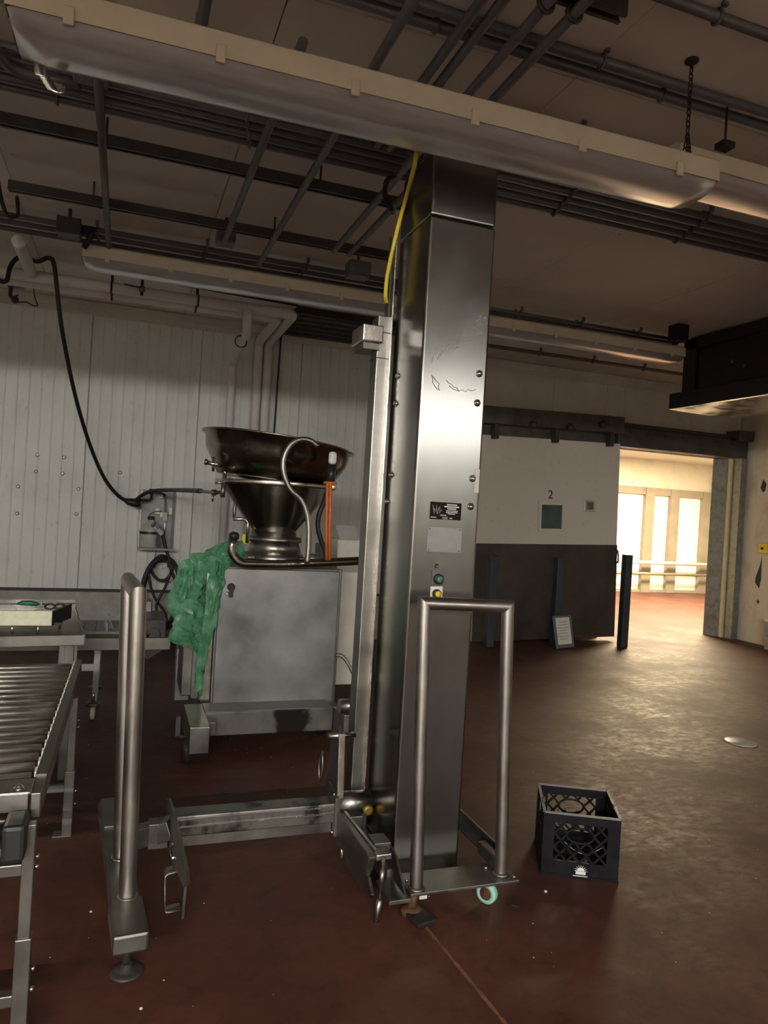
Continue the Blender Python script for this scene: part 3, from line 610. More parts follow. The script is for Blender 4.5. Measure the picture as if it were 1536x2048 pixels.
for dy, dz in ((-0.75, 3.28), (-0.9, 3.21)): MB().lathe([(0.02, 0), (0.012, 0.012)], (X0+0.1, YF+dy, dz), 10, Matrix.Rotation(-math.pi/2, 3, 'Y')).build('rivet', 'steel_dull', t)
# bollards and small things by the door
def bollard(x, y, h, label):
    t = thing('bollard', (x, y, 0), label, 'bollard')
    MB().ab((x-0.05, y-0.05, 0), (x+0.05, y+0.05, h)).build('post', 'bollard_paint', t, 0.006)
    MB().ab((x-0.052, y-0.052, h), (x+0.052, y+0.052, h+0.012)).build('cap', 'bollard_paint', t, 0.003)
b0 = P(1249, 1296, Z=0); bollard(b0.x, b0.y+0.05, 1.19, 'dark square bollard standing in front of the bright doorway')
bollard(5.22, 7.88, 1.12, 'dark square bollard in front of the sliding door, a framed sheet leaning on it')
bollard(4.28, 7.88, 1.12, 'dark square bollard by the edge of the sliding door nearest the column')
t = thing('framed_sheet', P(1125, 1297, Z=0), 'framed white notice sheet leaning against the bollard by the sliding door', 'notice')
a = P(1112, 1298, Z=0.0); a.z = 0.002; R_ = Matrix.Rotation(math.radians(-12), 3, 'X')
def leaned(c, w_, h_, th, off): return MB().box(a+V(0.14, 0, 0)+R_ @ V(c[0], off, c[1]+0.21), (w_, th, h_), R_ @ Matrix.Rotation(math.radians(-4), 3, 'Y'))
leaned((-0.02, 0), 0.27, 0.40, 0.012, 0).build('frame', 'conduit', t, 0.003)
leaned((-0.02, 0.01), 0.20, 0.33, 0.004, -0.009).build('sheet', 'paper', t)
for k in range(7): leaned((-0.03, 0.12-k*0.035), 0.12+0.02*(k % 3), 0.006, 0.002, -0.0118).build('text_line', 'conduit', t)
q = P(1481, 1485, Z=0); tag(MB().lathe([(0.115, 0.0), (0.115, 0.006), (0.105, 0.009), (0.0, 0.009)], (q.x, q.y, 0), 32).build('drain_cover', 'bottle_plastic'), 'round pale floor drain cover set in the red floor', 'drain')
t = thing('switch_box', P(1531, 1097, X=XR-0.02), 'small yellow switch box on the scuffed wall', 'switch')
q = P(1531, 1097, X=XR-0.012); MB().ab(q+V(-0.06, -0.07, -0.07), q+V(0, 0.07, 0.07)).build('box', 'yellow_paint', t, 0.005)
MB().lathe([(0.02, 0), (0.015, 0.02)], q+V(-0.06, 0, 0), 10, Matrix.Rotation(-math.pi/2, 3, 'Y')).build('knob', 'ink', t)
q = P(1511, 1288, Z=0); t = thing('concrete_plinth', (8.45, q.y-0.8, 0), 'low concrete block plinth with white ledge at the foot of the scuffed wall', 'plinth')
yp = 7.55
for k in range(3):
    for j in range(2): MB().ab((8.34, yp-0.42*(k+1)+0.005, 0.19*j), (8.605, yp-0.42*k, 0.19*j+0.186)).build('block', 'concrete', t, 0.004)
MB().ab((8.32, yp-1.26, 0.378), (8.605, yp+0.01, 0.43)).build('ledge', 'white_plastic', t, 0.006)
# ================================================================ COLUMN LIFT
RX90 = Matrix.Rotation(math.pi/2, 3, 'X'); RY90 = Matrix.Rotation(math.pi/2, 3, 'Y')
L = thing('column_lift', (1.3, 3.0, 0), 'tall stainless column lift with handles, control buttons and tipping arms', 'lift')
CX0, CX1, CY0, CY1 = 1.143, 1.452, 2.83, 3.19
zs = P(930, 442, Y=CY0).z
MB().ab((CX0, CY0, 0.055), (CX1, CY1, zs-0.002)).build('column', 'steel_column', L, 0.011, 3)
MB().ab((CX0+0.001, CY0+0.001, zs), (CX1-0.001, CY1, 3.13)).build('column_head', 'steel_column', L, 0.011, 3)
MB().ab((CX0+0.012, CY1, 0.3), (CX1-0.02, CY1+0.03, 3.08)).build('rear_cover', 'steel_dull', L)
bolt = mesh_of(MB().lathe([(0.0155, 0), (0.0155, 0.003), (0.011, 0.003), (0.010, 0.009), (0.005, 0.013), (0.0, 0.0135)], (0, 0, 0), 12, RX90), 'bolt', 'steel_bright')
for px, py in ((958.6, 747.6), (954.5, 806), (945, 957), (941, 1013)):
    p = P(px, py, Y=CY0); inst(bolt, 'bolt', (min(p.x, CX1-0.022), CY0, p.z), L)
for px, py in ((796, 752), (792, 807), (783, 950), (776, 1003)):
    p = P(px, py, X=CX0); inst(bolt, 'bolt', (CX0, min(p.y, CY1-0.03), p.z), L, (0, 0, -math.pi/2))
# scraped and torn paint near the top of the face
p = P(948, 985, Y=CY0); MB().ab((CX1-0.03, CY0-0.002, P(950, 985, Y=CY0).z), (CX1-0.008, CY0, P(950, 938, Y=CY0).z)).build('tape_strip', 'paper', L)
sc = MB()
for seg in ([(863, 750), (866, 756), (865, 764), (869, 771), (873, 777), (880, 781), (876, 774), (879, 768), (871, 760), (866, 752)], [(893, 760), (897, 766), (904, 769), (907, 774), (914, 775), (917, 781), (925, 780), (931, 784), (936, 779), (943, 782), (952, 779)], [(898, 771), (906, 778), (919, 783)]):
    sc.tube([P(a, b_, Y=CY0-0.0008) for a, b_ in seg], 0.0011, 5)
sc.build('scrape_mark', 'dark_steel', L)
sf = MB(); rq = random.Random(21)
for k in range(60):
    t_ = rq.random(); px = 972-100*t_**1.3+rq.gauss(0, 5); py = 628+85*t_+rq.gauss(0, 7); q = P(px, py, Y=CY0-0.0004)
    if CX0+0.02 < q.x < CX1-0.012:
        an = rq.uniform(0.3, 1.4); ln = rq.uniform(0.004, 0.018); dx = V(math.cos(an), 0, math.sin(an))*ln
        sf.bar(q-dx, q+dx, 0.0006, rq.uniform(0.0008, 0.003), (dx.z, 0, -dx.x))
lab(sf.build('scuff_marks', 'scuff', L), 'pale diagonal scuffs near the top of the column')
# name plate
def face_rect(x0, y0, x1, y1, dep=0.003):
    a, c = P(x0, y0, Y=CY0), P(x1, y1, Y=CY0); return (a.x, CY0-dep, c.z), (c.x, CY0, a.z)
a, c = face_rect(861, 1003, 921, 1041); npl = MB().ab(a, c).build('name_plate', 'plate_black', L, 0.002)
w_ = c[0]-a[0]; h_ = c[2]-a[2]; yy = CY0-0.0035
tm = MB()
def bars(u0, u1, v, hh, n):
    for k in range(n):
        u = u0+(u1-u0)*(k+0.5)/n; dw = (u1-u0)/n*0.36
        tm.ab((a[0]+w_*(u-dw), yy-0.0006, a[2]+h_*(v-hh/2)), (a[0]+w_*(u+dw), yy+0.0006, a[2]+h_*(v+hh/2)))
bars(0.52, 0.85, 0.88, 0.07, 8); bars(0.44, 0.92, 0.76, 0.08, 11); bars(0.54, 0.83, 0.64, 0.08, 7); bars(0.5, 0.88, 0.52, 0.05, 12); bars(0.5, 0.88, 0.43, 0.05, 12); bars(0.56, 0.8, 0.34, 0.04, 8)
bars(0.32, 0.52, 0.25, 0.05, 6); bars(0.02, 0.2, 0.11, 0.05, 6); bars(0.62, 0.72, 0.09, 0.05, 3)
lab(tm.build('lettering', 'print_white', npl), 'rows of tiny white lettering')
text('1225', 'serial_number', 0.014, (a[0]+w_*0.47, yy-0.0005, a[2]+h_*0.09), (math.pi/2, 0, 0), 'print_white', npl, 0.0004)
lg = [(0.07, 0.8), (0.10, 0.55), (0.13, 0.3), (0.12, 0.62), (0.17, 0.45), (0.19, 0.82), (0.21, 0.4), (0.24, 0.28), (0.25, 0.7), (0.27, 0.52), (0.30, 0.78), (0.29, 0.35), (0.33, 0.55), (0.36, 0.5)]
lab(MB().tube([V(a[0]+w_*u, yy-0.0008, a[2]+h_*v) for u, v in lg], 0.0009, 5).build('script_logo', 'print_white', npl), 'spiky handwritten white logo')
a2, c2 = face_rect(856, 1053, 921, 1106, 0.002); gp = MB().ab(a2, c2).build('instruction_plate', 'grey_plate', L, 0.001)
for sx in (0.06, 0.94):
    for sz in (0.08, 0.92): MB().lathe([(0.003, 0), (0.002, 0.002)], (a2[0]+(c2[0]-a2[0])*sx, CY0-0.002, a2[2]+(c2[2]-a2[2])*sz), 8, RX90).build('screw', 'dark_steel', gp)
# control buttons
p = P(875, 1155, Y=CY0); bz = MB().ab((p.x-0.028, CY0-0.004, p.z-0.030), (p.x+0.028, CY0, p.z+0.034)).build('button_plate', 'conduit', L, 0.002)
MB().lathe([(0.023, 0), (0.022, 0.012), (0.017, 0.014)], (p.x+0.002, CY0-0.004, p.z-0.006), 20, RX90).build('button_collar', 'bezel', bz)
MB().lathe([(0.013, 0), (0.013, 0.018), (0.011, 0.019)], (p.x+0.004, CY0-0.004, p.z-0.006), 18, RX90).build('button_ring', 'grey_plate', bz)
lab(MB().lathe([(0.0105, 0), (0.0105, 0.0205), (0.0, 0.021)], (p.x+0.004, CY0-0.004, p.z-0.006), 18, RX90).build('green_button', 'teal_switch', bz), 'dark green push button')
p = P(872, 1186, Y=CY0); wz = MB().box((p.x, CY0-0.003, p.z), (0.056, 0.006, 0.058), Matrix.Rotation(math.radians(-1), 3, 'Y')).build('button_plate', 'white_plastic', L, 0.002)
MB().lathe([(0.020, 0), (0.019, 0.012), (0.015, 0.014)], (p.x-0.001, CY0-0.006, p.z-0.002), 20, RX90).build('button_collar', 'bezel', wz)
lab(MB().lathe([(0.0125, 0), (0.0125, 0.017), (0.0, 0.0175)], (p.x+0.001, CY0-0.006, p.z-0.002), 18, RX90).build('yellow_button', 'yellow_paint', wz), 'yellow push button')
p = P(873, 1132, Y=CY0); inst(bolt, 'bolt', (p.x, CY0, p.z), L).scale = (0.6, 1, 0.6)
# guide rail on the left of the column
MB().ab((1.063, 3.195, 0.22), (1.122, 3.29, 2.50)).build('guide_rail', 'steel', L, 0.004)
MB().ab((1.124, 3.25, 0.26), (1.1425, 3.29, 2.9)).build('slot_back', 'steel_dull', L)
MB().ab((1.116, 3.165, 0.26), (1.124, 3.20, 2.88)).build('rail_lip', 'steel_bright', L, 0.002)
for z in (2.30, 2.42): MB().ab((1.060, 3.192, z), (1.125, 3.293, z+0.004)).build('rail_joint', 'dark_steel', L)
for py0, py1 in ((640, 690),):
    p0, p1 = P(716, 668, Y=3.24), P(757, 648, Y=3.24)
    MB().ab((p0.x, 3.16, p0.z-0.045), (1.08, 3.34, p0.z+0.035)).build('top_bracket', 'steel_bright', L, 0.006)
    MB().ab((p0.x+0.01, 3.18, p0.z-0.075), (1.07, 3.32, p0.z-0.047)).build('bracket_block', 'steel_dull', L)
# base platform
MB().ab((1.14, 2.605, 0.088), (1.625, 2.77, 0.1)).build('front_plate', 'steel_dull', L, 0.002)
MB().ab((1.595, 2.77, 0.088), (1.625, 3.35, 0.1)).ab((1.614, 2.72, 0.1), (1.625, 3.35, 0.165)).build('side_angle', 'steel_dull', L, 0.002)
MB().ab((1.10, 2.77, 0.05), (1.14, 3.35, 0.12)).build('side_angle', 'steel_dull', L, 0.002)
MB().ab((1.10, 3.19, 0.05), (1.625, 3.36, 0.12)).build('rear_beam', 'steel_dull', L, 0.003)
MB().prism([V(1.56, 2.66, 0.1), V(1.60, 2.66, 0.1), V(1.60, 2.86, 0.1), V(1.56, 2.86, 0.1)], (0, 0, 0.055)).build('bracket_block', 'steel_dull', L, 0.004)
MB().prism([V(1.112, 2.60, 0.1), V(1.112, 2.83, 0.1), V(1.112, 2.83, 0.22), V(1.112, 2.72, 0.2)], (0.008, 0, 0)).build('gusset', 'steel', L)
MB().ab((1.05, 2.60, 0.07), (1.14, 2.77, 0.086)).build('base_lug', 'steel_dull', L, 0.002)
for x, y in ((1.20, 2.63), (1.53, 2.72), (1.16, 2.70), (1.61, 2.625)): MB().lathe([(0.008, 0), (0.008, 0.008), (0.004, 0.012)], (x, y, 0.1), 8).build('bolt', 'steel_bright', L)
h = MB().mitre([V(1.178, 2.642, 0.1), V(1.163, 2.70, 1.232), V(1.548, 2.70, 1.222), V(1.573, 2.668, 0.1)], 0.0265, 24).build('push_handle', 'steel_tube', L)
for x, y in ((1.178, 2.642), (1.573, 2.668)): MB().lathe([(0.036, 0), (0.034, 0.006), (0.027, 0.012)], (x, y, 0.1), 18).build('weld_ring', 'steel_dull', L)
# casters and foot under the platform
def wheel(c, r, w_, mat, parent, name='wheel', ax=RY90):
    return MB().lathe([(r*0.55, -w_*0.3), (r*0.6, -w_/2), (r*0.93, -w_/2), (r, -w_*0.3), (r, w_*0.3), (r*0.93, w_/2), (r*0.6, w_/2), (r*0.55, w_*0.3)], c, 24, ax).build(name, mat, parent)
cw = V(1.500, 2.645, 0.0435)
cas = MB().ab((cw.x-0.026, cw.y-0.02, 0.03), (cw.x-0.022, cw.y+0.03, 0.088)).ab((cw.x+0.022, cw.y-0.02, 0.03), (cw.x+0.026, cw.y+0.03, 0.088)).build('caster_fork', 'rust', L)
ra = Matrix.Rotation(math.radians(35), 3, 'Z') @ RY90
lab(wheel(cw, 0.0435, 0.034, 'turquoise', cas, ax=ra), 'pale turquoise caster wheel')
MB().lathe([(0.026, -0.018), (0.026, 0.018)], cw, 16, ra).build('hub', 'rust', cas)
f0 = V(1.165, 2.645, 0)
ft = MB().cyl(f0+V(0, 0, 0.03), f0+V(0, 0, 0.088), 0.02, 12).build('jack_leg', 'rust', L)
MB().lathe([(0.045, 0.001), (0.045, 0.018), (0.025, 0.03)], f0, 16).build('foot_pad', 'rust', ft)
MB().box(f0+V(0.015, -0.06, 0.011), (0.085, 0.09, 0.02), Matrix.Rotation(0.2, 3, 'Z')).build('brake_plate', 'black_iron', ft, 0.003)
for sx in (-0.06, 0.055): MB().box(f0+V(sx, 0.02, 0.06), (0.032, 0.01, 0.035)).build('stop_tab', 'paper', ft)
# lower hub, lever and cross beam
MB().cyl((0.985, 3.15, 0.25), (1.142, 3.15, 0.25), 0.052, 24).build('pivot_hub', 'steel', L)
MB().ab((1.02, 3.10, 0.10), (1.10, 3.2, 0.205)).build('hub_block', 'steel_dull', L, 0.004)
MB().lathe([(0.024, 0), (0.024, 0.02), (0.014, 0.024)], (1.115, 3.10, 0.235), 14, RX90).build('grease_cap', 'brass', L)
MB().prism([V(0.975, 3.10, 0.20), V(0.975, 3.10, 0.30), V(0.975, 3.13, 0.57), V(0.975, 3.17, 0.60), V(0.975, 3.27, 0.55), V(0.975, 3.30, 0.28), V(0.975, 3.22, 0.2)], (0.016, 0, 0)).build('lever_plate', 'steel_dull', L, 0.002)
MB().bar(V(0.985, 3.105, 0.29), V(0.985, 3.135, 0.575), 0.03, 0.012, (0, 1, 0)).build('lever_edge', 'steel_bright', L, 0.002)
MB().cyl((0.93, 3.17, 0.555), (1.06, 3.17, 0.555), 0.014, 12).build('pivot_pin', 'steel_bright', L)
MB().tube([V(0.95, 3.33+0.03*math.cos(a), 0.36+0.07*math.sin(a)) for a in [2*math.pi*k/16 for k in range(16)]], 0.006, 6, closed=True).build('ring_pull', 'steel_dull', L)
MB().ab((0.26, 3.10, 0.185), (0.972, 3.20, 0.272)).build('cross_beam', 'steel_marked', L, 0.006)
MB().ab((0.26, 3.094, 0.256), (0.972, 3.104, 0.262)).ab((0.26, 3.094, 0.226), (0.972, 3.102, 0.232)).build('weld_bead', 'steel_bright', L)
MB().ab((0.27, 3.12, 0.135), (0.955, 3.19, 0.185)).build('beam_flange', 'steel', L, 0.002)
MB().prism([V(0.958, 3.085, 0.13), V(0.958, 3.085, 0.30), V(0.958, 3.16, 0.33), V(0.958, 3.22, 0.33), V(0.958, 3.22, 0.13)], (0.016, 0, 0)).build('end_plate', 'steel_dull', L, 0.002)
for yy, zz in ((3.1, 0.315), (3.1, 0.145)): MB().lathe([(0.012, 0), (0.012, 0.01)], (0.958, yy, zz), 6, RY90 @ Matrix.Rotation(math.pi, 3, 'X')).build('bolt', 'steel_bright', L)
MB().bar(V(0.27, 3.15, 0.21), V(0.08, 3.24, 0.13), 0.09, 0.08).build('beam_stub', 'steel_dull', L, 0.004)
MB().ab((0.17, 3.13, 0.13), (0.25, 3.2, 0.235)).build('stub_block', 'steel_dull', L, 0.003)
# left tipping arm with bent hook
xa = 0.255
pl = [P(a_, b_, X=xa) for a_, b_ in ((329.5, 1596), (337, 1597), (345, 1622), (357, 1675), (371, 1740), (373, 1768), (366, 1775), (362, 1766), (346, 1728), (331, 1692), (327, 1644))]
arm = MB().prism(pl, (0.012, 0, 0)).build('tipping_arm', 'steel_dull', L, 0.002)
ya = P(345, 1780, Z=0.12).y
pts = [P(368, 1732, Y=ya), P(334, 1741, Y=ya), P(328, 1748, Y=ya), P(327, 1815, Y=ya), P(331, 1821, Y=ya), P(360, 1816, Y=ya)]
o = strap(pts, 0.055, 0.006, (0, 1, 0)).build('hook_strap', 'steel', arm); o.modifiers.new('s', 'SOLIDIFY').thickness = 0.006
pts = [P(371, 1765, Y=ya+0.02), P(369, 1800, Y=ya+0.02), P(363, 1856, Y=ya+0.02)]
MB().bar(pts[0], pts[2], 0.012, 0.03, (0, 1, 0)).build('hook_tongue', 'steel', arm, 0.002)
MB().tube(fillet([P(345, 1688, X=xa-0.006), P(341, 1700, X=xa-0.006), P(342, 1712, X=xa-0.006), P(346, 1716, X=xa-0.006)], 0.01), 0.004, 6).build('spring_clip', 'steel_bright', arm)
# right tipping arm with screw handle
xb = 1.0
pl = [P(a_, b_, X=xb) for a_, b_ in ((687, 1624), (692, 1630), (749, 1704), (752, 1715), (746, 1738), (740, 1752), (682, 1681))]
arm = MB().prism(pl, (-0.03, 0, 0)).build('tipping_arm', 'steel_dull', L, 0.003)
pl = [P(a_, b_, X=xb) for a_, b_ in ((687, 1622), (751, 1702), (749, 1708), (686, 1628))]
MB().prism(pl, (0.012, 0, 0)).build('arm_edge', 'steel', arm)
pl = [P(a_, b_, X=xb+0.006) for a_, b_ in ((683, 1685), (742, 1755), (749, 1790), (745, 1796), (736, 1790), (684, 1712))]
MB().prism(pl, (-0.012, 0, 0)).build('lower_plate', 'steel_dull', arm, 0.002)
p = P(762, 1708, X=xb+0.03); MB().ab(p+V(-0.03, -0.03, -0.012), p+V(0.035, 0.03, 0.012)).build('clamp_block', 'steel', arm, 0.004)
p = P(752, 1690, X=xb+0.03); MB().ab(p+V(-0.01, -0.01, -0.02), p+V(0.06, 0.08, 0.01)).build('channel_nut', 'steel_dull', arm, 0.003)
r0, r1, r2 = P(768, 1715, Y=2.625), P(759, 1798, Y=2.625), P(752, 1846, Y=2.625)
MB().tube([r0, (r0*0.7+r1*0.3), (r0*0.7+r1*0.3), (r0*0.3+r1*0.7), (r0*0.3+r1*0.7), r1], [0.006, 0.006, 0.0095, 0.0095, 0.006, 0.006], 10).build('clamp_screw', 'steel_tube', arm)
MB().tube([r1, r1*0.98+r2*0.02, r1*0.5+r2*0.5, r2*0.97+r1*0.03, r2], [0.006, 0.012, 0.013, 0.0125, 0.008], 12).build('screw_handle', 'steel_tube', arm)
p = P(683, 1715, X=xb-0.02); MB().tube([p+V(0, 0, 0.07), p, p+V(0, 0, -0.015)], [0.008, 0.009, 0.003], 8).build('lock_pin', 'steel_bright', arm)
# outrigger with inverted-U grab rail on the left
b0, b1 = V(0.100, 2.49, 0.125), V(0.012, 3.62, 0.125)
og = MB().bar(b0, b1, 0.10, 0.058).build('outrigger_beam', 'steel_dull', L, 0.008)
dr = (b1-b0).normalized()
MB().bar(b0-dr*0.004, b0+dr*0.24, 0.114, 0.068).build('beam_sleeve', 'steel_dull', og, 0.01)
MB().bar(b0+dr*0.82+V(0, 0, 0.033), b1+V(0, 0, 0.033), 0.085, 0.02).build('beam_cap', 'steel_dull', og, 0.004)
pf, pb = V(0.088, 2.735, 0.152), V(0.064, 3.04, 0.152)
tf, tb = V(0.066, 2.765, 1.243), V(0.034, 3.06, 1.255)
MB().mitre([pf, tf, tb, pb], 0.030, 24).build('grab_rail', 'steel_tube', og)
for q in (pf, pb): MB().lathe([(0.040, 0), (0.037, 0.006), (0.031, 0.011)], q+V(0, 0, 0.002), 18).build('weld_ring', 'steel_bright', og)
ff = V(0.092, 2.54, 0)
lf = MB().tube([ff+V(0, 0, 0.1), ff+V(0, 0, 0.08), ff+V(0, 0, 0.08), ff+V(0, 0, 0.028)], [0.022, 0.02, 0.0135, 0.0125], 12).build('levelling_screw', 'steel_dull', og)
MB().lathe([(0.055, 0.0), (0.055, 0.007), (0.045, 0.012), (0.020, 0.018), (0.016, 0.034)], ff, 24).build('levelling_foot', 'dark_steel', og)
# cables at the top of the column
tag(MB().tube(spline([P(834, 300, Y=2.80), P(828, 335, Y=2.80), P(812, 395, X=1.12), P(797, 450, X=1.10), P(784, 505, X=1.09), P(774, 555, X=1.085), P(771, 590, X=1.085), P(773, 605, X=1.10)], 6), 0.0095, 10).build('yellow_cable', 'yellow_cable'), 'yellow cable hanging down the left side of the steel column', 'cable')
tag(MB().tube(spline([P(790, 352, X=1.14), P(776, 358, X=1.10), P(770, 375, X=1.09), P(771, 395, X=1.09), P(780, 415, X=1.10), P(786, 425, X=1.14)], 5), 0.012, 8).build('cable_loop', 'rubber'), 'black cable bulging out beside the top of the steel column', 'cable')
# ================================================================ VACUUM FILLER
Mx = thing('filling_machine', (1.02, 5.2, 0), 'stainless filling machine with conical hopper, door cabinet and front frame', 'machine')
MB().ab((0.60, 4.83, 0.2), (1.45, 5.75, 1.165)).build('cabinet', 'steel_dull', Mx, 0.006)
dr_ = MB().ab((0.612, 4.795, 0.215), (1.425, 4.828, 1.155)).build('cabinet_door', 'steel_cloudy', Mx, 0.006)
p = P(462, 1174, Y=4.795); kn = MB().lathe([(0.026, 0), (0.024, 0.02), (0.018, 0.026)], (p.x, 4.795, p.z), 18, RX90).build('door_knob', 'bezel', dr_)
MB().ab((p.x-0.012, 4.765, p.z-0.065), (p.x+0.012, 4.79, p.z)).build('knob_grip', 'bezel', dr_, 0.003)
p = P(454, 1188, Y=4.795); MB().lathe([(0.014, 0), (0.014, 0.004), (0.010, 0.006)], (p.x, 4.795, p.z), 14, RX90).build('lock', 'steel_bright', dr_)
MB().ab((0.535, 4.84, 0.24), (0.598, 4.95, 1.12)).build('side_pillar', 'steel_bright', Mx, 0.006)
MB().ab((0.43, 5.05, 0.26), (0.53, 5.5, 1.10)).build('side_box', 'steel_dull', Mx, 0.006)
MB().ab((0.49, 4.98, 0.26), (0.533, 5.05, 1.08)).build('side_panel', 'steel_dull', Mx)
MB().ab((0.42, 5.45, 0.12), (0.52, 5.6, 0.5)).build('side_leg', 'galvanised', Mx, 0.004)
MB().ab((0.55, 4.85, 0.12), (1.5, 5.75, 0.2)).build('plinth', 'steel_dull', Mx)
for x, y in ((0.72, 4.9), (1.38, 4.9), (0.72, 5.6), (1.38, 5.6)): wheel(V(x, y, 0.062), 0.062, 0.045, 'rubber', Mx, 'caster_wheel')
MB().ab((1.5, 5.15, 0.28), (1.70, 5.4, 1.36)).build('side_tower', 'white_plastic', Mx, 0.008)
MB().prism([V(1.52, 5.18, 1.36), V(1.68, 5.18, 1.36), V(1.68, 5.32, 1.46), V(1.52, 5.32, 1.46)], (0, 0.08, 0)).build('tower_cap', 'pipe_white', Mx, 0.004)
MB().ab((1.47, 5.42, 0.25), (1.78, 5.7, 1.30)).build('rear_tower', 'conduit', Mx, 0.008)
# front frame
fr = MB().ab((0.545, 4.585, 0.125), (1.37, 4.62, 0.272)).build('front_frame', 'steel_marked', Mx, 0.004)
MB().ab((0.545, 4.60, 0.262), (1.37, 4.80, 0.275)).build('frame_top', 'steel_dull', fr, 0.003)
MB().ab((0.43, 4.30, 0.115), (0.545, 4.80, 0.272)).build('frame_arm', 'steel', fr, 0.005)
MB().ab((0.545, 4.47, 0.17), (0.60, 4.56, 0.245)).build('arm_block', 'steel_dull', fr, 0.004)
MB().prism([V(1.37, 4.6, 0.13), V(1.37, 4.6, 0.275), V(1.46, 4.36, 0.275), V(1.46, 4.36, 0.13)], (0.02, 0.02, 0)).build('frame_arm', 'steel', fr, 0.003)
MB().cyl((0.44, 4.52, 0.12), (0.44, 4.52, 0.005), 0.03, 12).build('frame_foot', 'dark_steel', fr)
MB().cyl((0.36, 4.4, 0.19), (0.43, 4.4, 0.19), 0.012, 8).build('lock_bolt', 'dark_steel', fr)
MB().bar((0.37, 4.4, 0.19), (0.37, 4.42, 0.31), 0.035, 0.03, (0, 1, 0)).build('lock_grip', 'bezel', fr, 0.006)
p = P(693, 1412, Y=4.45); MB().cyl(p+V(-0.05, 0, 0), p+V(0.14, 0, 0), 0.046, 22).build('swing_hub', 'steel', Mx)
MB().ab(p+V(-0.02, -0.03, -0.17), p+V(0.09, 0.05, -0.05)).build('swing_bracket', 'steel_dull', Mx, 0.006)
MB().tube(spline([P(672, 1311, Y=4.82), P(684, 1312, Y=4.80), P(698, 1330, Y=4.78), P(710, 1358, Y=4.76), P(716, 1385, Y=4.75)], 5), 0.013, 10).build('flexible_conduit', 'galvanised', Mx)
# neck and hoppers
c0 = P(549, 1090, Y=5.2); cxm = c0.x
MB().lathe([(0.21, 1.165), (0.21, 1.235), (0.197, 1.24), (0.172, 1.315), (0.192, 1.325), (0.192, 1.358), (0.155, 1.36), (0.150, 1.40)], (cxm, 5.2, 0), 40).build('neck', 'steel', Mx)
for px, r_ in ((487, 0.033), (625, 0.045)):
    q = P(px, 1110, Y=5.05); MB().cyl((q.x, 5.05, 1.165), (q.x, 5.05, 1.255), r_, 16).build('clamp_post', 'steel', Mx)
    MB().cyl((q.x, 5.05, 1.21), (cxm, 5.15, 1.21), 0.014, 8).build('clamp_rod', 'steel_dull', Mx)
h1 = P(551, 968, Y=5.2)
lh = MB().lathe([(0.150, 1.395), (0.162, 1.41), (0.40, 1.712), (0.432, 1.72), (0.432, 1.745), (0.40, 1.745), (0.385, 1.72), (0.15, 1.42)], (h1.x+0.01, 5.2, 0), 48, caps=False).build('lower_hopper', 'steel_hopper', Mx)
MB().lathe([(0.436, 1.722), (0.44, 1.735), (0.436, 1.748)], (h1.x+0.01, 5.2, 0), 48, caps=False).build('rim_band', 'steel_bright', lh)
h2 = P(558, 886, Y=5.2); TR = Matrix.Rotation(math.radians(5.5), 3, 'Y')
MB().lathe([(0.545, 0.0), (0.55, -0.008), (0.535, -0.016), (0.52, -0.02), (0.505, -0.11), (0.40, -0.285), (0.385, -0.285), (0.495, -0.105), (0.51, -0.015), (0.535, 0.0)], (h2.x, 5.2, h2.z+0.005), 56, TR, caps=False).build('upper_hopper', 'steel_hopper', Mx)
MB().lathe([(0.385, -0.284), (0.12, -0.30), (0.12, -0.34)], (h2.x, 5.2, h2.z+0.005), 40, TR).build('hopper_floor', 'steel_hopper', Mx)
MB().cyl((h2.x, 5.2, 1.70), (h2.x, 5.2, h2.z-0.30), 0.05, 14).build('hopper_shaft', 'steel', Mx)
for px in (503, 450):
    q = P(px, 955, Y=5.05); MB().cyl((q.x, 5.05, 1.725), (q.x, 5.05, 1.85), 0.012, 8).build('hopper_stay', 'steel_bright', Mx)
# handrails, lever and taps
MB().tube(fillet([P(467, 1072, Y=4.72), P(462, 1105, Y=4.72), P(478, 1127, Y=4.72), P(560, 1129, Y=4.72), P(735, 1121, Y=4.72)], 0.09, 6), 0.029, 16).build('front_rail', 'steel_hopper', Mx)
q = P(468, 1075, Y=4.72); MB().lathe([(0.032, -0.01), (0.034, 0.02), (0.02, 0.035), (0.0, 0.037)], q, 16).build('rail_end', 'bezel', Mx)
MB().tube(spline([P(a_, b_, Y=4.585) for a_, b_ in ((614, 1128), (617, 1090), (617, 1048), (611, 1018), (601, 998), (582, 980), (570, 955), (566, 930), (570, 908), (582, 889), (600, 879), (620, 881), (636, 893))], 5), 0.0175, 12).build('bent_handrail', 'steel_tube', Mx)
q = P(661, 962, Y=4.64); MB().tube([q+V(0, 0, -0.02), q+V(0.004, 0, 0.11)], 0.028, 12).build('lever_body', 'bezel', Mx)
q2 = q+V(0.005, 0, 0.11); lab(MB().ab(q2+V(-0.027, -0.02, 0), q2+V(0.027, 0.02, 0.085)).build('lever_grip', 'tube_white', Mx, 0.02, 4), 'white rounded lever grip')
q = P(424, 928, Y=5.0); tp = MB().cyl(q+V(-0.04, 0, 0.01), q+V(0.07, 0, -0.01), 0.014, 10).build('hopper_tap', 'steel_bright', Mx)
MB().cyl(q+V(-0.05, 0, 0.012), q+V(-0.03, 0, 0.01), 0.02, 10).build('tap_cap', 'steel', tp); MB().cyl(q+V(0.01, 0, -0.05), q+V(0.01, 0, 0.05), 0.009, 8).build('tap_handle', 'steel', tp)
MB().tube([P(448, 945, Y=5.02), P(447, 985, Y=5.02), P(445, 993, Y=5.02)], 0.008, 8).build('drain_tube', 'steel_bright', Mx)
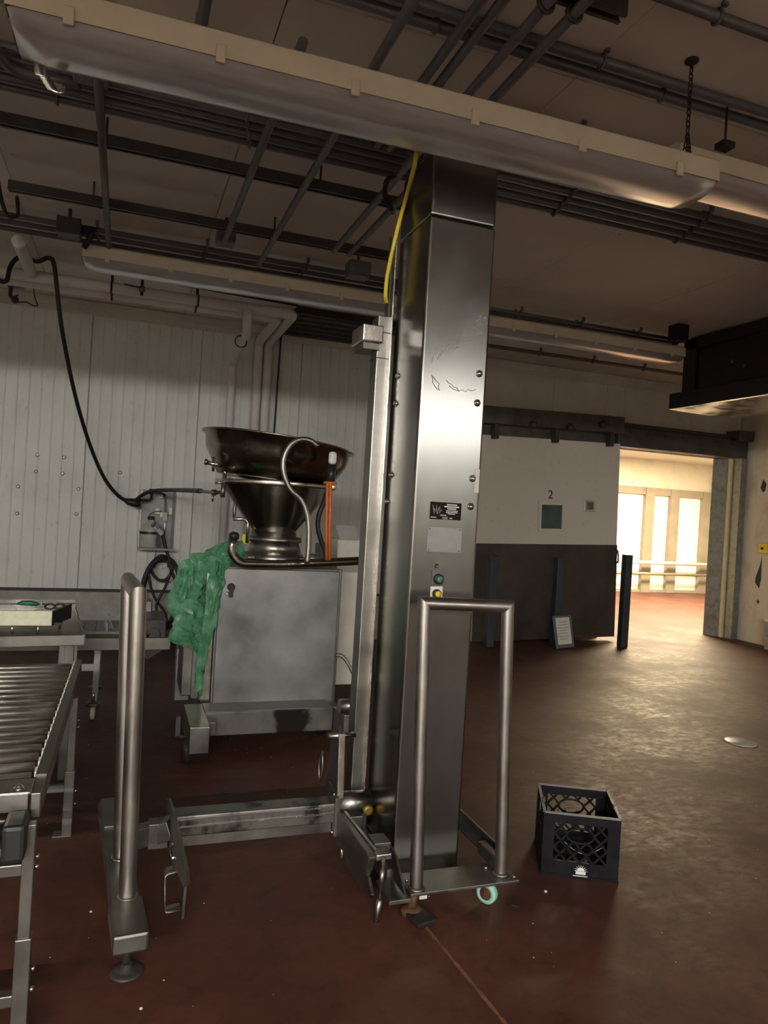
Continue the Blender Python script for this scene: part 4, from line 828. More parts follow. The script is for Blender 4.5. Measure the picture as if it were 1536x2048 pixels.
MB().tube(fillet([P(466, 1038, Y=4.98), P(489, 1038, Y=4.98), P(496, 1045, Y=4.98), P(494, 1086, Y=4.98)], 0.03), 0.012, 10).build('crank', 'steel_bright', Mx)
MB().tube([P(470, 1000, Y=5.0), P(469, 1020, Y=5.0), P(468, 1038, Y=5.0)], [0.007, 0.014, 0.008], 8).build('crank_pin', 'steel_dull', Mx)
MB().tube([P(430, 966, Y=5.0), P(450, 964, Y=5.0)], 0.008, 8).build('rim_pin', 'steel_bright', Mx)
q = P(489, 1078, Y=5.25); MB().box(q, (0.035, 0.03, 0.07)).build('yellow_tag', 'yellow_paint', Mx, 0.004)
s_ = MB()
for dx in (-3, 3): s_.tube([P(658+dx, 968, Y=4.60), P(656+dx*1.2, 1050, Y=4.64), P(656+dx, 1120, Y=4.67)], 0.010, 6)
s_.tube([V(0.036*math.cos(a), 0.036*math.sin(a), 0)+P(660, 966, Y=4.64) for a in [2*math.pi*k/14 for k in range(14)]], 0.010, 6, closed=True)
tag(s_.build('tie_strap', 'orange_strap'), 'bright orange strap tied round the lever and hanging to the cabinet', 'strap')
tag(MB().tube(spline([P(a_, b_, Y=4.85) for a_, b_ in ((655, 985), (648, 1005), (638, 1030), (636, 1055), (642, 1080), (650, 1100), (653, 1122))], 5), 0.017, 10).build('black_hose', 'rubber'), 'black hose curving down beside the orange strap', 'hose')
# ---- green plastic film draped over the machine's left side
def crumple(path, wd, seed, yoff=0.0):
    rnd = random.Random(seed); pts = spline(path, 6); n = len(pts); m = 18; vs = []
    ph = [rnd.uniform(0, 6.28) for _ in range(8)]
    for i, p in enumerate(pts):
        t_ = i/(n-1); w_ = wd(t_)
        tn = (pts[min(i+1, n-1)]-pts[max(i-1, 0)]).normalized(); sd = tn.cross(V(0, 1, 0)).normalized()
        for k in range(m):
            an = 2*math.pi*k/m
            rr = 1+0.16*math.sin(3*an+ph[0]+t_*7)+0.13*math.sin(5*an+ph[1]-t_*17)+0.10*math.sin(2*an+t_*29+ph[2])+rnd.uniform(-0.17, 0.17)
            vs.append(p+sd*math.cos(an)*w_*rr+V(0, 1, 0)*math.sin(an)*w_*0.42*rr)
    fs = [(i*m+k, i*m+(k+1) % m, (i+1)*m+(k+1) % m, (i+1)*m+k) for i in range(n-1) for k in range(m)]
    return vs, fs, m, n
gb = MB()
for path, wd, sd in (([P(488, 1097, Y=4.95), P(455, 1105, Y=4.93), P(420, 1125, Y=4.9), P(388, 1150, Y=4.88), P(378, 1190, Y=4.87), P(378, 1235, Y=4.87), P(376, 1272, Y=4.87), P(388, 1290, Y=4.86)], lambda t_: 0.05+0.055*math.sin(min(1, t_*1.3)*math.pi*0.5)-0.09*max(0, t_-0.86)/0.14, 3),
                     ([P(440, 1112, Y=4.82), P(437, 1140, Y=4.80), P(430, 1180, Y=4.78), P(420, 1230, Y=4.78), P(410, 1285, Y=4.78), P(402, 1330, Y=4.78), P(397, 1378, Y=4.78)], lambda t_: 0.062-0.045*t_, 5),
                     ([P(400, 1235, Y=4.83), P(405, 1265, Y=4.82), P(404, 1300, Y=4.82), P(398, 1340, Y=4.82)], lambda t_: 0.06-0.04*t_, 9)):
    vs, fs, m_, n_ = crumple(path, wd, sd); gb.add(vs, fs+[tuple(range(m_)), tuple(range((n_-1)*m_, n_*m_))], False)
rs_ = random.Random(11)
for cs4, yd in ((((396, 1118), (455, 1076), (478, 1100), (425, 1140)), 4.84), (((372, 1262), (398, 1280), (402, 1312), (380, 1294)), 4.80), (((392, 1325), (412, 1318), (404, 1392), (388, 1378)), 4.79), (((360, 1140), (388, 1126), (384, 1190), (358, 1205)), 4.80), (((432, 1120), (447, 1128), (440, 1215), (420, 1235)), 4.765)):
    nn = 9; vs = []
    for i in range(nn+1):
        for k in range(nn+1):
            a_, b_ = i/nn, k/nn; px = (cs4[0][0]*(1-a_)+cs4[1][0]*a_)*(1-b_)+(cs4[3][0]*(1-a_)+cs4[2][0]*a_)*b_; py = (cs4[0][1]*(1-a_)+cs4[1][1]*a_)*(1-b_)+(cs4[3][1]*(1-a_)+cs4[2][1]*a_)*b_
            vs.append(P(px+rs_.uniform(-0.8, 0.8), py+rs_.uniform(-0.8, 0.8), Y=yd+rs_.uniform(-0.02, 0.02)))
    gb.add(vs, [(i*(nn+1)+k, i*(nn+1)+k+1, (i+1)*(nn+1)+k+1, (i+1)*(nn+1)+k) for i in range(nn) for k in range(nn)], False)
tag(gb.build('plastic_bag', 'green_film'), 'crumpled translucent green plastic bag draped over the left side of the filling machine', 'bag')
# ================================================================ MILK CRATE
c0 = P(1081, 1748, Z=0); c1 = P(1236, 1767, Z=0); u = (c1-c0).normalized(); v = V(-u.y, u.x, 0); WU, WV, HC = 0.338, 0.35, 0.282
cr = thing('milk_crate', c0+u*WU/2+v*WV/2, 'black plastic milk crate with lattice sides and a white sun emblem', 'crate')
ZU = V(0, 0, 1)
def wallpart(o, du, W_, nrm, name, emblem=False):
    mb = MB(); th = 0.010
    R_ = Matrix((du, nrm, ZU)).transposed()
    def rect(a, z0, b_, z1, t_=th, off=0): mb.box(o+du*(a+b_)/2+ZU*(z0+z1)/2+nrm*(t_/2+off), (b_-a, t_, z1-z0), R_)
    rect(0, 0, W_, 0.07); rect(0, 0.24, W_, HC); rect(0, 0.07, 0.05, 0.24); rect(W_-0.055, 0.07, W_, 0.24)
    rect(-0.002, 0.0, W_+0.002, 0.012, th+0.004, -0.003)
    x0, x1, z0, z1 = 0.05, W_-0.055, 0.07, 0.24; n = 4; pw = (x1-x0)/n; cxm_, czm = W_*0.49, 0.188
    def bar2(a, b_):
        mb.bar(o+du*a[0]+ZU*a[1]+nrm*0.005, o+du*b_[0]+ZU*b_[1]+nrm*0.005, 0.009, 0.009, nrm)
    def inside(x, z): return ((x-cxm_)/0.058)**2+((z-czm)/0.031)**2 < 1
    for k in range(-4, n+5):
        for sg in (1, -1):
            st = None; steps = 40
            for s2 in range(steps+1):
                z = z0+(z1-z0)*s2/steps; x = x0+pw*k+sg*(z-z0)*0.95
                ok = x0 <= x <= x1 and not inside(x, z)
                if ok and st is None: st = (x, z)
                if st is not None and (not ok or s2 == steps):
                    if z-st[1] > 0.008: bar2(st, (x, z))
                    st = None
    mb.tube([o+du*(cxm_+0.060*math.cos(a))+ZU*(czm+0.033*math.sin(a))+nrm*0.005 for a in [2*math.pi*k/24 for k in range(24)]], 0.005, 6, closed=True)
    return mb.build(name, 'crate_plastic', cr)
wallpart(c0, u, WU, v, 'side_wall', True); wallpart(c0+v*(WV-0.01), u, WU, v, 'side_wall')
wallpart(c0+v*0.01+u*0.0, v, WV-0.02, u, 'side_wall'); wallpart(c0+v*0.01+u*(WU-0.01), v, WV-0.02, u, 'side_wall')
fl = MB()
for k in range(7):
    fl.bar(c0+u*(0.02+k*0.05)+v*0.01+ZU*0.012, c0+u*(0.02+k*0.05)+v*(WV-0.01)+ZU*0.012, 0.012, 0.01); fl.bar(c0+u*0.01+v*(0.02+k*0.052)+ZU*0.013, c0+u*(WU-0.01)+v*(0.02+k*0.052)+ZU*0.013, 0.012, 0.01)
fl.build('base_grid', 'crate_plastic', cr)
rm = MB(); q = [c0+ZU*HC, c0+u*WU+ZU*HC, c0+u*WU+v*WV+ZU*HC, c0+v*WV+ZU*HC]
for i in range(4):
    inn = (c0+u*WU/2+v*WV/2+ZU*HC); rm.bar(q[i]+(inn-q[i])*0.02, q[(i+1) % 4]+(inn-q[(i+1) % 4])*0.02, 0.013, 0.006)
lab(rm.build('rim', 'crate_edge', cr), 'worn pale rim edge')
# bail wires
bw_ = MB()
for uu in (0.012, WU-0.012):
    e0 = c0+u*uu+v*0.13
    bw_.tube(fillet([e0+ZU*0.288-v*0.02, e0+ZU*0.296+v*0.02, e0+ZU*0.27+v*0.05-u*(0.012 if uu < 0.1 else -0.012), e0+ZU*0.22+v*0.03-u*(0.014 if uu < 0.1 else -0.014)], 0.02), 0.0035, 6)
bw_.build('bail_wire', 'galvanised', cr)
# inner wire ring seen through the lattice
MB().tube(spline([c0+u*(0.10+0.022*k)+v*0.03+ZU*(0.145-0.045*math.sin(math.pi*k/8)) for k in range(9)], 4), 0.0025, 6).build('inner_wire', 'galvanised', cr)
# emblem: half sun with rays over a block and a line of lettering
em = MB(); ec = c0+u*WU*0.515+ZU*0.038-v*0.0045
def epoly(pts): em.prism([ec+u*a*1.55+ZU*b_*1.4 for a, b_ in pts], v*0.001)
epoly([(-0.014, -0.012), (0.014, -0.012), (0.014, -0.002), (-0.014, -0.002)])
epoly([(0.011*math.cos(a), -0.001+0.011*math.sin(a)) for a in [math.pi*k/10 for k in range(11)]])
for k in range(9):
    a = math.pi*(k+0.0)/8; d0, d1 = 0.0125, 0.0195; w2 = 0.09
    epoly([(d0*math.cos(a-w2), -0.001+d0*math.sin(a-w2)), (d1*math.cos(a), -0.001+d1*math.sin(a)), (d0*math.cos(a+w2), -0.001+d0*math.sin(a+w2))])
for k in range(10): epoly([(-0.021+k*0.0042, -0.019), (-0.018+k*0.0042, -0.019), (-0.018+k*0.0042, -0.0155), (-0.021+k*0.0042, -0.0155)])
lab(em.build('sun_emblem', 'print_white', cr), 'small white rising sun emblem with a line of lettering')
# ================================================================ ROLLER CONVEYOR
RC = thing('roller_conveyor', (-0.6, 3.25, 0), 'stainless roller conveyor on square legs, running up towards the table', 'conveyor')
A, B = P(152, 1330, Z=0.68), P(64, 1590, Z=0.68)
def rail_x(y): return A.x+(B.x-A.x)*(y-A.y)/(B.y-A.y)
MB().bar(V(A.x+0.012, A.y+0.05, 0.655), V(B.x+0.012, B.y-0.02, 0.655), 0.028, 0.075).build('side_rail', 'steel_dull', RC, 0.003)
MB().bar(V(A.x+0.012, A.y+0.05, 0.695), V(B.x+0.012, B.y+0.12, 0.695), 0.032, 0.008).build('rail_cap', 'steel_dull', RC)
MB().bar(V(A.x-0.83, A.y+0.05, 0.655), V(B.x-0.83, B.y-0.02, 0.655), 0.028, 0.075).build('side_rail', 'steel_dull', RC, 0.003)
rol = mesh_of(MB().tube([V(0, 0, 0), V(-0.76, -0.03, 0)], 0.0165, 14), 'roller', 'roller_steel')
tabm = mesh_of(MB().prism([V(0, -0.012, 0), V(0, 0.03, 0), V(0, 0.02, 0.03), V(0, -0.004, 0.022)], (0.006, 0, 0)), 'roller_tab', 'white_plastic')
n = 18
for k in range(n):
    y = A.y+0.0-(A.y-B.y-0.17)*k/(n-1); x = rail_x(y)
    inst(rol, 'roller', (x-0.022, y, 0.672), RC); inst(tabm, 'roller_tab', (x-0.014, y+0.01, 0.665), RC)
ye = B.y
pc = P(76, 1560, Z=0.70)
MB().ab((pc.x-0.85, ye-0.03, 0.690), (pc.x-0.01, ye+0.085, 0.702)).build('end_plate', 'steel', RC, 0.006)
MB().ab((pc.x-0.85, ye-0.035, 0.645), (pc.x-0.015, ye-0.03, 0.70)).build('end_lip', 'steel', RC, 0.002)
inst(bolt, 'bolt', (pc.x-0.045, ye-0.0, 0.702), RC, (-math.pi/2, 0, 0))
MB().cyl((pc.x-0.85, ye-0.11, 0.625), (pc.x-0.06, ye-0.11, 0.625), 0.030, 20).build('end_drum', 'steel_bright', RC)
MB().ab((pc.x-0.065, ye-0.17, 0.555), (pc.x-0.005, ye-0.05, 0.66)).build('bearing_housing', 'black_iron', RC, 0.012)
MB().bar((pc.x-0.85, ye-0.10, 0.565), (pc.x-0.06, ye-0.10, 0.565), 0.03, 0.025).build('cross_bar', 'steel_dull', RC)
def leg(x, y, top, parent, wd=0.034, sock=True, mat='steel_dull'):
    l_ = MB().ab((x-wd/2, y-wd/2, 0.0), (x+wd/2, y+wd/2, top)).build('leg', mat, parent, 0.003)
    if sock: MB().ab((x-wd/2-0.005, y-wd/2-0.005, 0.0), (x+wd/2+0.005, y+wd/2+0.005, 0.30)).build('leg_sleeve', mat, l_, 0.003)
    for z in (0.14, 0.2, 0.5, 0.53): MB().lathe([(0.008, 0), (0.008, 0.01), (0.004, 0.012)], (x+wd/2+(0.005 if z < 0.3 else 0), y, z), 8, RY90).build('bolt', 'steel_bright', l_)
    return l_
n1 = V(-0.205, 2.31, 0); n2 = P(133, 1668, Z=0)
leg(n1.x, n1.y, 0.63, RC); leg(n2.x, n2.y, 0.64, RC); leg(n1.x-0.78, n1.y, 0.63, RC); leg(n2.x-0.78, n2.y, 0.64, RC)
for z in (0.48, 0.10): MB().ab((n1.x-0.78, n1.y-0.012, z), (n1.x, n1.y+0.012, z+0.035)).build('rung', 'steel_dull', RC, 0.003)
MB().ab((n2.x-0.78, n2.y-0.012, 0.20), (n2.x, n2.y+0.012, 0.235)).build('rung', 'steel_dull', RC, 0.003)
MB().ab((n2.x-0.06, n2.y-0.03, 0), (n2.x+0.02, n2.y+0.03, 0.006)).build('foot_plate', 'steel_dull', RC)
# ================================================================ TABLE
ang = math.radians(6); tu = V(math.cos(ang), math.sin(ang), 0); tv = V(-math.sin(ang), math.cos(ang), 0); T0 = V(-0.165, 4.30, 0)
TB = thing('work_table', T0-tu*0.7+tv*0.5, 'worn stainless work table with raised edges behind the roller conveyor', 'table')
RT = Matrix((tu, tv, ZU)).transposed()
def tb(a, b_, z0, z1): 
    return MB().box(T0+tu*(a[0]+b_[0])/2+tv*(a[1]+b_[1])/2+ZU*(z0+z1)/2, (abs(b_[0]-a[0]), abs(b_[1]-a[1]), z1-z0), RT)
tb((-1.4, 0), (0, 1.02), 0.775, 0.790).build('table_top', 'steel_dull', TB, 0.002)
tb((-1.4, -0.004), (0, 0.006), 0.755, 0.812).build('front_edge', 'steel_dull', TB, 0.003)
tb((-1.4, 1.0), (0, 1.03), 0.77, 0.872).build('back_upstand', 'steel_bright', TB, 0.004)
tb((-0.008, 0), (0.004, 1.02), 0.755, 0.815).build('side_edge', 'steel_dull', TB, 0.003)
for a in (-0.07, -1.33):
    for b_ in (0.07, 0.92): tb((a-0.025, b_-0.025), (a+0.025, b_+0.025), 0, 0.776).build('leg', 'steel', TB, 0.004)
tb((-0.12, 0.05), (-0.03, 0.065), 0.5, 0.775).build('leg_plate', 'steel_dull', TB)
tb((-1.33, 0.9), (-0.07, 0.93), 0.2, 0.24).build('stretcher', 'steel_dull', TB)
# cutting tray on little legs, tools on it
q = P(105, 1222, Y=4.42); q2 = P(105, 1252, Y=4.42)
CT = thing('cutting_tray', (q.x-0.25, 4.5, 0.79), 'cream plastic tray with black ends on thin legs on the work table', 'tray')
MB().ab((q.x-0.75, 4.42, q2.z), (q.x, 4.45, q.z)).build('front_board', 'cut_board', CT, 0.006)
MB().prism([V(q.x, 4.425, q2.z), V(q.x, 4.425, q.z-0.006), V(q.x+0.085, 4.66, q.z+0.008), V(q.x+0.085, 4.66, q2.z+0.006)], (-0.012, 0.004, 0)).build('end_board', 'bezel', CT)
MB().ab((q.x-0.75, 4.45, q2.z+0.004), (q.x+0.05, 4.66, q2.z+0.014)).build('floor_board', 'bezel', CT)
for dx, dy in ((-0.07, 0.02), (-0.20, 0.02), (-0.33, 0.02), (0.03, 0.17), (-0.5, 0.02)):
    MB().cyl((q.x+dx, 4.42+dy, 0.7915), (q.x+dx, 4.42+dy, q2.z+0.006), 0.007, 8).build('leg', 'steel_bright', CT)
q = P(55, 1208, Y=4.98)
KN = thing('boning_tool', q, 'slim steel tool with a dark green grip lying behind the cream tray', 'tool')
MB().tube([P(34, 1208, Y=4.98), P(44, 1206, Y=4.98), P(62, 1206, Y=4.98), P(74, 1208, Y=4.98), P(78, 1208, Y=4.98)], [0.006, 0.016, 0.018, 0.014, 0.006], 10).build('grip', 'green_handle', KN)
MB().tube([P(78, 1208, Y=4.98), P(150, 1207, Y=4.98)], 0.004, 6).build('shank', 'steel_bright', KN); MB().box(P(83, 1207, Y=4.98), (0.01, 0.02, 0.03)).build('guard', 'steel_dull', KN)
MB().tube([P(34, 1208, Y=4.98), P(-10, 1208, Y=4.98)], 0.004, 6).build('tail', 'steel_dull', KN)
SCI = thing('scissors', P(108, 1215, Y=4.6), 'pair of black-handled scissors resting on the cream tray', 'scissors')
for px in (100, 119):
    qq = P(px, 1213, Y=4.6); MB().tube([qq+V(0.026*math.cos(a), 0.012*math.sin(a), 0.013*math.sin(a)) for a in [2*math.pi*k/16 for k in range(16)]], 0.007, 6, closed=True).build('finger_ring', 'bezel', SCI)
qq = P(110, 1217, Y=4.6); MB().bar(qq, qq+V(-0.12, 0.05, -0.02), 0.012, 0.004).bar(qq, qq+V(-0.10, 0.08, -0.02), 0.012, 0.004).build('blade', 'steel_bright', SCI)
MB().lathe([(0.006, 0), (0.004, 0.006)], qq, 8).build('pivot_screw', 'steel_bright', SCI)
# ================================================================ BELT CONVEYOR
BC = thing('belt_conveyor', (-0.3, 5.6, 0), 'grey modular belt conveyor with flight, behind the work table', 'conveyor')
YC0, YC1 = 5.42, 5.98
def zz_(px, py): return P(px, py, Y=YC0).z
zt, zb_ = zz_(300, 1276), zz_(300, 1300)
xr = P(341, 1285, Y=YC0).x
MB().ab((-1.7, YC0, zb_), (xr, YC0+0.03, zt)).build('side_rail', 'steel_dull', BC, 0.003)
MB().ab((-1.7, YC1, zb_), (xr, YC1+0.03, zt+0.03)).build('side_rail', 'steel_dull', BC, 0.003)
MB().ab((-1.7, YC0+0.03, zt-0.01), (xr-0.15, YC0+0.05, zt+0.02)).build('wear_strip', 'dark_steel', BC)
slat = mesh_of(MB().ab((-0.040, 0, -0.012), (0.040, YC1-YC0-0.10, 0.006)), 'belt_link', 'belt_plastic')
xb_ = xr-0.22; k = 0
while xb_ > -1.6:
    inst(slat, 'belt_link', (xb_, YC0+0.05, zt+0.03), BC); xb_ -= 0.084; k += 1
fx = P(213, 1255, Y=YC0+0.2).x
MB().prism([V(fx-0.015, YC0+0.2, zt+0.036), V(fx+0.05, YC0+0.2, zt+0.036), V(fx-0.005, YC0+0.2, zt+0.16)], (0, 0.012, 0)).prism([V(fx, YC0+0.06, zt+0.036), V(fx+0.012, YC0+0.06, zt+0.036), V(fx+0.012, YC1-0.06, zt+0.036), V(fx, YC1-0.06, zt+0.036)], (0, 0, 0.06)).build('flight', 'belt_plastic', BC)
MB().ab((xr-0.20, YC0+0.06, zt-0.02), (xr-0.03, YC1-0.05, zt+0.12)).build('drive_housing', 'dark_steel', BC, 0.01)
MB().ab((xr-0.33, YC1-0.1, zt+0.03), (xr-0.12, YC1+0.05, zt+0.20)).build('motor_box', 'steel_dull', BC, 0.008)
MB().cyl((xr-0.12, YC0+0.03, zt+0.02), (xr-0.12, YC1, zt+0.02), 0.045, 16).build('drive_drum', 'dark_steel', BC)
MB().prism([V(xr-0.25, YC0+0.01, zb_), V(xr-0.05, YC0+0.01, zb_), V(xr-0.15, YC0+0.01, zb_-0.07)], (0, 0.03, 0)).build('support_bracket', 'dark_steel', BC)
gx = P(193, 1340, Y=YC0+0.04).x
for gx_ in (gx, gx-1.2):
    for yy in (YC0+0.05, YC1-0.05):
        l_ = MB().ab((gx_-0.022, yy-0.022, 0.19), (gx_+0.022, yy+0.022, zb_+0.02)).build('leg', 'steel', BC, 0.003)
        MB().cyl((gx_-0.01, yy, 0.13), (gx_-0.01, yy, 0.2), 0.01, 8).build('caster_stem', 'steel_bright', l_)
        MB().lathe([(0.012, 0.10), (0.05, 0.105), (0.05, 0.118), (0.015, 0.13)], (gx_-0.01, yy, 0), 16).build('caster_plate', 'steel_dull', l_)
        MB().ab((gx_-0.03, yy-0.03, 0.03), (gx_-0.024, yy+0.03, 0.105)).ab((gx_+0.004, yy-0.03, 0.03), (gx_+0.01, yy+0.03, 0.105)).build('caster_fork', 'steel_dull', l_)
        wheel(V(gx_-0.01, yy, 0.045), 0.045, 0.026, 'white_plastic', l_, 'caster_wheel')
    MB().ab((gx_-0.02, YC0+0.05, 0.34), (gx_+0.02, YC1-0.05, 0.38)).build('cross_rail', 'steel', BC, 0.003)
MB().ab((gx-1.2, YC0+0.035, 0.345), (gx, YC0+0.065, 0.395)).build('stretcher', 'steel', BC, 0.003)
# ================================================================ WALL STATION
p0, p1 = P(280, 978, Y=8.43), P(346, 1097, Y=8.43)
DS = thing('wash_station', (0.35, 8.42, p1.z), 'clear plastic wash station board with valves and bottle bracket on the ribbed wall', 'wash station')
MB().ab((p0.x, 8.425, p1.z), (p1.x, 8.435, p0.z)).build('back_board', 'clear_board', DS, 0.002)
for x in (p0.x+0.01, p1.x-0.03): MB().ab((x, 8.405, p1.z+0.01), (x+0.02, 8.425, p0.z-0.005)).build('edge_strip', 'conduit' if x > 0.3 else 'white_plastic', DS, 0.003)
MB().ab((p0.x, 8.18, p1.z-0.01), (p1.x, 8.42, p1.z+0.012)).build('bottom_ledge', 'clear_board', DS, 0.002)
q0, q1 = P(331, 990, Y=8.38), P(329, 1060, Y=8.38)
MB().tube([q0, q1, P(328, 1085, Y=8.38)], 0.009, 8).build('riser_pipe', 'steel_bright', DS)
MB().tube(fillet([P(303, 1000, Y=8.36), P(303, 984, Y=8.36), P(318, 985, Y=8.36), q0], 0.04), 0.012, 8).build('inlet_pipe', 'black_iron', DS)
MB().lathe([(0.02, -0.03), (0.026, -0.02), (0.026, 0.02), (0.02, 0.03)], P(303, 983, Y=8.36), 10).build('valve_cap', 'black_iron', DS)
for px, py, w_, h_ in ((321, 992, 0.05, 0.045), (341, 1022, 0.04, 0.08), (315, 1022, 0.05, 0.07), (325, 1030, 0.06, 0.06)): MB().box(P(px, py, Y=8.385), (w_, 0.04, h_)).build('valve_block', 'white_plastic', DS, 0.006)
MB().box(P(330, 1033, Y=8.37), (0.05, 0.06, 0.10)).build('injector', 'bottle_plastic', DS, 0.006)
MB().tube(spline([P(322, 1022, Y=8.36), P(308, 1024, Y=8.34), P(299, 1030, Y=8.33), P(297, 1036, Y=8.32)], 5), 0.006, 6).build('suction_tube', 'conduit', DS)
q = P(299, 1092, Y=8.31)
BT = thing('chemical_bottle', (q.x, 8.30, q.z), 'grey chemical bottle with black cap standing on the wash station ledge', 'bottle')
bz0 = p1.z+0.014; hb = P(297, 1033, Y=8.30).z-bz0
MB().lathe([(0.10, 0), (0.112, 0.012), (0.112, hb*0.52), (0.105, hb*0.62), (0.06, hb*0.80), (0.032, hb*0.86), (0.032, hb*0.95)], (q.x, 8.30, bz0), 28).build('bottle_body', 'bottle_plastic', BT)
MB().lathe([(0.037, hb*0.90), (0.037, hb), (0.03, hb*1.01)], (q.x, 8.30, bz0), 16).build('cap', 'bezel', BT)
MB().lathe([(0.1135, hb*0.43), (0.1135, hb*0.52)], (q.x, 8.30, bz0), 28, caps=False).build('holder_band', 'rubber', BT)
MB().ab((q.x+0.06, 8.18, bz0+0.02), (q.x+0.10, 8.195, bz0+hb*0.5)).build('holder_strap', 'rubber', BT)
GN = thing('spray_gun', P(320, 1060, Y=8.22), 'pale plastic spray gun on the hose hanging at the wash station', 'spray gun')
MB().bar(P(309, 1051, Y=8.2), P(325, 1069, Y=8.2), 0.05, 0.05).build('gun_body', 'bottle_plastic', GN, 0.01)
MB().bar(P(311, 1048, Y=8.16), P(318, 1057, Y=8.16), 0.02, 0.03).build('trigger', 'conduit', GN, 0.004)
MB().cyl(P(306, 1047, Y=8.2), P(310, 1052, Y=8.2), 0.03, 12).build('nozzle', 'conduit', GN)
HS = MB(); cc = P(323, 1185, Y=8.3)
HS.tube(spline([P(a_, b_, Y=8.22) for a_, b_ in ((326, 1070), (330, 1090), (337, 1115), (342, 1140), (352, 1165), (360, 1195), (358, 1225), (345, 1248), (336, 1252))], 6), 0.017, 8)
for k, (rx, rz, dx, dz, ph) in enumerate(((0.215, 0.42, 0, -0.02, 0), (0.20, 0.40, 0.01, -0.03, 0.02), (0.19, 0.405, -0.005, 0.0, -0.02), (0.11, 0.12, -0.015, 0.26, 0.0))):
    HS.tube([cc+V(dx+rx*math.cos(a)*(1-0.25*max(0, -math.sin(a))), -0.03*k+0.02*math.sin(a*2), dz+rz*math.sin(a)) for a in [2*math.pi*j/36+ph for j in range(36)]], 0.016, 8, closed=True)
HS.tube(spline([P(a_, b_, Y=8.2) for a_, b_ in ((297, 1145), (302, 1175), (312, 1200), (330, 1225), (335, 1250))], 5), 0.014, 8)
HS.tube(spline([P(a_, b_, Y=8.19) for a_, b_ in ((343, 1140), (330, 1175), (314, 1205), (313, 1222))], 5), 0.014, 8)
tag(HS.build('hose_coil', 'rubber'), 'black rubber hose coiled on a wall hook below the wash station', 'hose')
HK = thing('hose_hook', P(322, 1125, Y=8.4), 'wire bracket with rounded top holding the coiled hose on the wall', 'hook')
MB().tube(spline([P(a_, b_, Y=8.38) for a_, b_ in ((309, 1135), (312, 1117), (322, 1109), (333, 1115), (336, 1135))], 5), 0.010, 8).build('hoop', 'conduit', HK)
MB().tube([P(306, 1122, Y=8.40), P(336, 1124, Y=8.40)], 0.012, 8).build('cross_bar', 'steel_bright', HK)
MB().tube([P(313, 1097, Y=8.40), P(308, 1122, Y=8.40)], 0.006, 6).build('stay', 'steel_dull', HK)
MB().tube([P(322, 1135, Y=8.44), P(322, 1135, Y=8.1)], 0.008, 8).build('peg', 'steel_dull', HK)
# black supply cable with plug, hung from the ceiling pipes
tag(MB().tube(spline([P(-10, 552, Y=6.85), P(3, 563, Y=6.85), P(14, 560, Y=6.85), P(20, 535, Y=6.87), P(35, 516, Y=6.9), P(58, 518, Y=6.9), P(75, 523, Y=6.9), P(96, 516, Y=6.92), P(107, 525, Y=6.92), P(113, 570, Y=6.95), P(121, 640, Y=7.0), P(134, 715, Y=7.2), P(154, 805, Y=7.5), P(180, 890, Y=7.8), P(208, 955, Y=8.0), P(235, 990, Y=8.15), P(255, 1003, Y=8.2)], 6), 0.019, 10).build('supply_cable', 'rubber'), 'thick black cable hanging in a long curve down to the plug', 'cable')
PG = thing('cable_plug', P(268, 1005, Y=8.2), 'bulky black connector at the end of the hanging cable', 'plug')
MB().tube([P(250, 1000, Y=8.2), P(256, 1003, Y=8.2), P(266, 1005, Y=8.2), P(280, 1007, Y=8.2)], [0.022, 0.035, 0.045, 0.052], 12).build('connector', 'rubber', PG)
MB().box(P(278, 1012, Y=8.2), (0.05, 0.06, 0.06)).build('clamp_nut', 'rubber', PG)
MB().tube(spline([P(280, 1000, Y=8.2), P(292, 1001, Y=8.25), P(300, 1000, Y=8.3), P(303, 996, Y=8.34)], 4), 0.016, 8).build('lead_in', 'rubber', PG)
tag(MB().tube(spline([P(272, 1000, Y=8.2), P(285, 990, Y=8.15), P(305, 982, Y=8.05), P(340, 980, Y=7.6), P(380, 981, Y=6.6), P(402, 982, Y=5.9)], 6), [0.02]*31, 8).build('air_hose', 'rubber'), 'black hose arching from the connector towards the hopper', 'hose')
AF = thing('hose_coupling', P(430, 986, Y=5.3), 'steel coupling with tee joining the arching hose to the hopper', 'coupling')
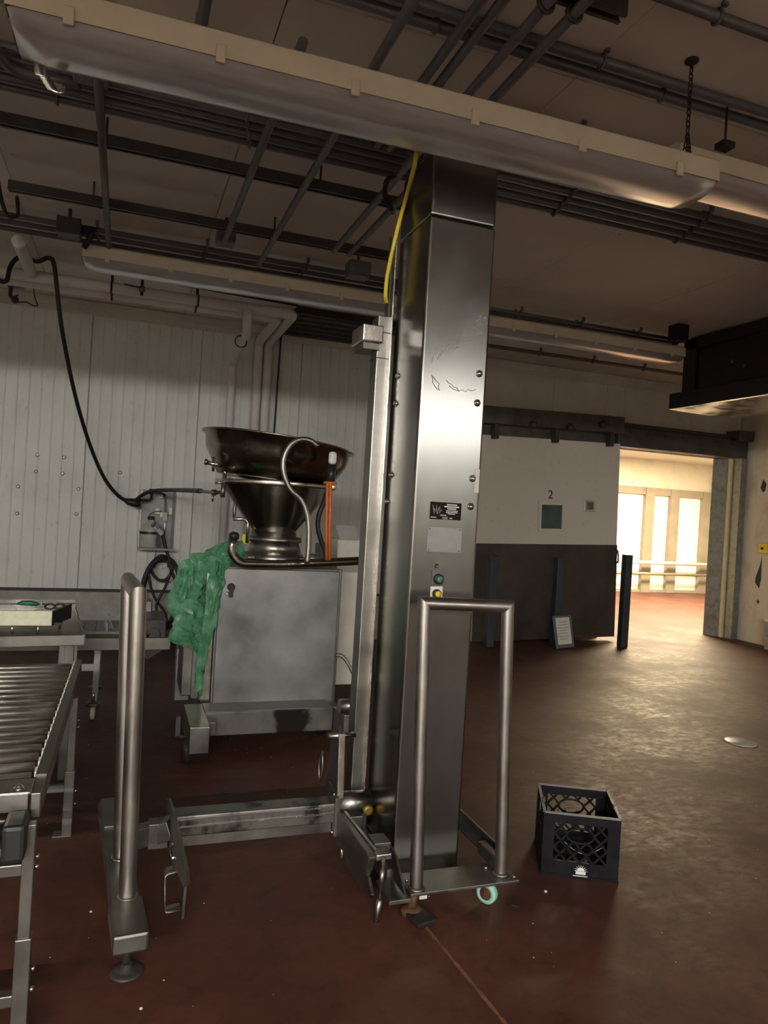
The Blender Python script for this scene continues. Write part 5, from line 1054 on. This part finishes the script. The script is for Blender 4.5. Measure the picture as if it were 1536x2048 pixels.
MB().tube([P(400, 982, Y=5.95), P(425, 985, Y=5.4), P(444, 985, Y=5.03)], 0.012, 10).build('straight_pipe', 'steel_dull', AF)
MB().lathe([(0.016, -0.02), (0.022, -0.014), (0.022, 0.014), (0.016, 0.02)], P(428, 985, Y=5.35), 10, RY90).build('union_nut', 'steel_dull', AF)
MB().cyl(P(447, 968, Y=5.0), P(445, 995, Y=5.0), 0.016, 10).build('tee', 'steel_dull', AF); MB().cyl(P(426, 988, Y=5.35), P(425, 1003, Y=5.35), 0.008, 8).build('drip_tube', 'steel_bright', AF)
# ================================================================ SCRAPS ON THE FLOOR
def scrap(px, py, r, mat, label, name='food_scrap'):
    q = P(px, py, Z=0); return tag(MB().lathe([(r*0.8, 0.0), (r, r*0.4), (r*0.6, r*0.9), (0.0, r)], (q.x, q.y, 0), 9).build(name, mat), label, 'scrap')
scrap(1091, 1784, 0.008, 'debris_light', 'cream crumb on the floor beside the milk crate')
scrap(7, 1678, 0.014, 'print_white', 'round white button-like scrap under the roller conveyor')
scrap(182, 1824, 0.006, 'debris_light', 'pale crumb on the floor beside the outrigger beam')
scrap(282, 2018, 0.006, 'debris_light', 'pale crumb on the floor near the levelling foot')
for px, py, an, l in ((1019, 1800, 0.9, 'short black plastic sliver lying by the turquoise caster'), (1030, 1811, -0.6, 'second black plastic sliver further from the turquoise caster')):
    q = P(px, py, Z=0.003); tag(MB().box(q, (0.035, 0.006, 0.005), Matrix.Rotation(an, 3, 'Z')).build('plastic_sliver', 'bezel'), l, 'scrap')
crm = MB(); rr_ = random.Random(4)
for k in range(150):
    x, y = rr_.uniform(-0.4, 3.6), rr_.uniform(2.0, 5.0); r = rr_.uniform(0.0012, 0.0032)
    if abs(x-2.08) < 0.28 and abs(y-2.88) < 0.28: continue
    crm.lathe([(r, 0.0002), (r*0.7, r*0.8)], (x, y, 0), 5)
o = crm.build('floor_crumbs', 'debris_light'); o['kind'] = 'stuff'; tag(o, 'tiny pale crumbs scattered over the red floor', 'crumbs')
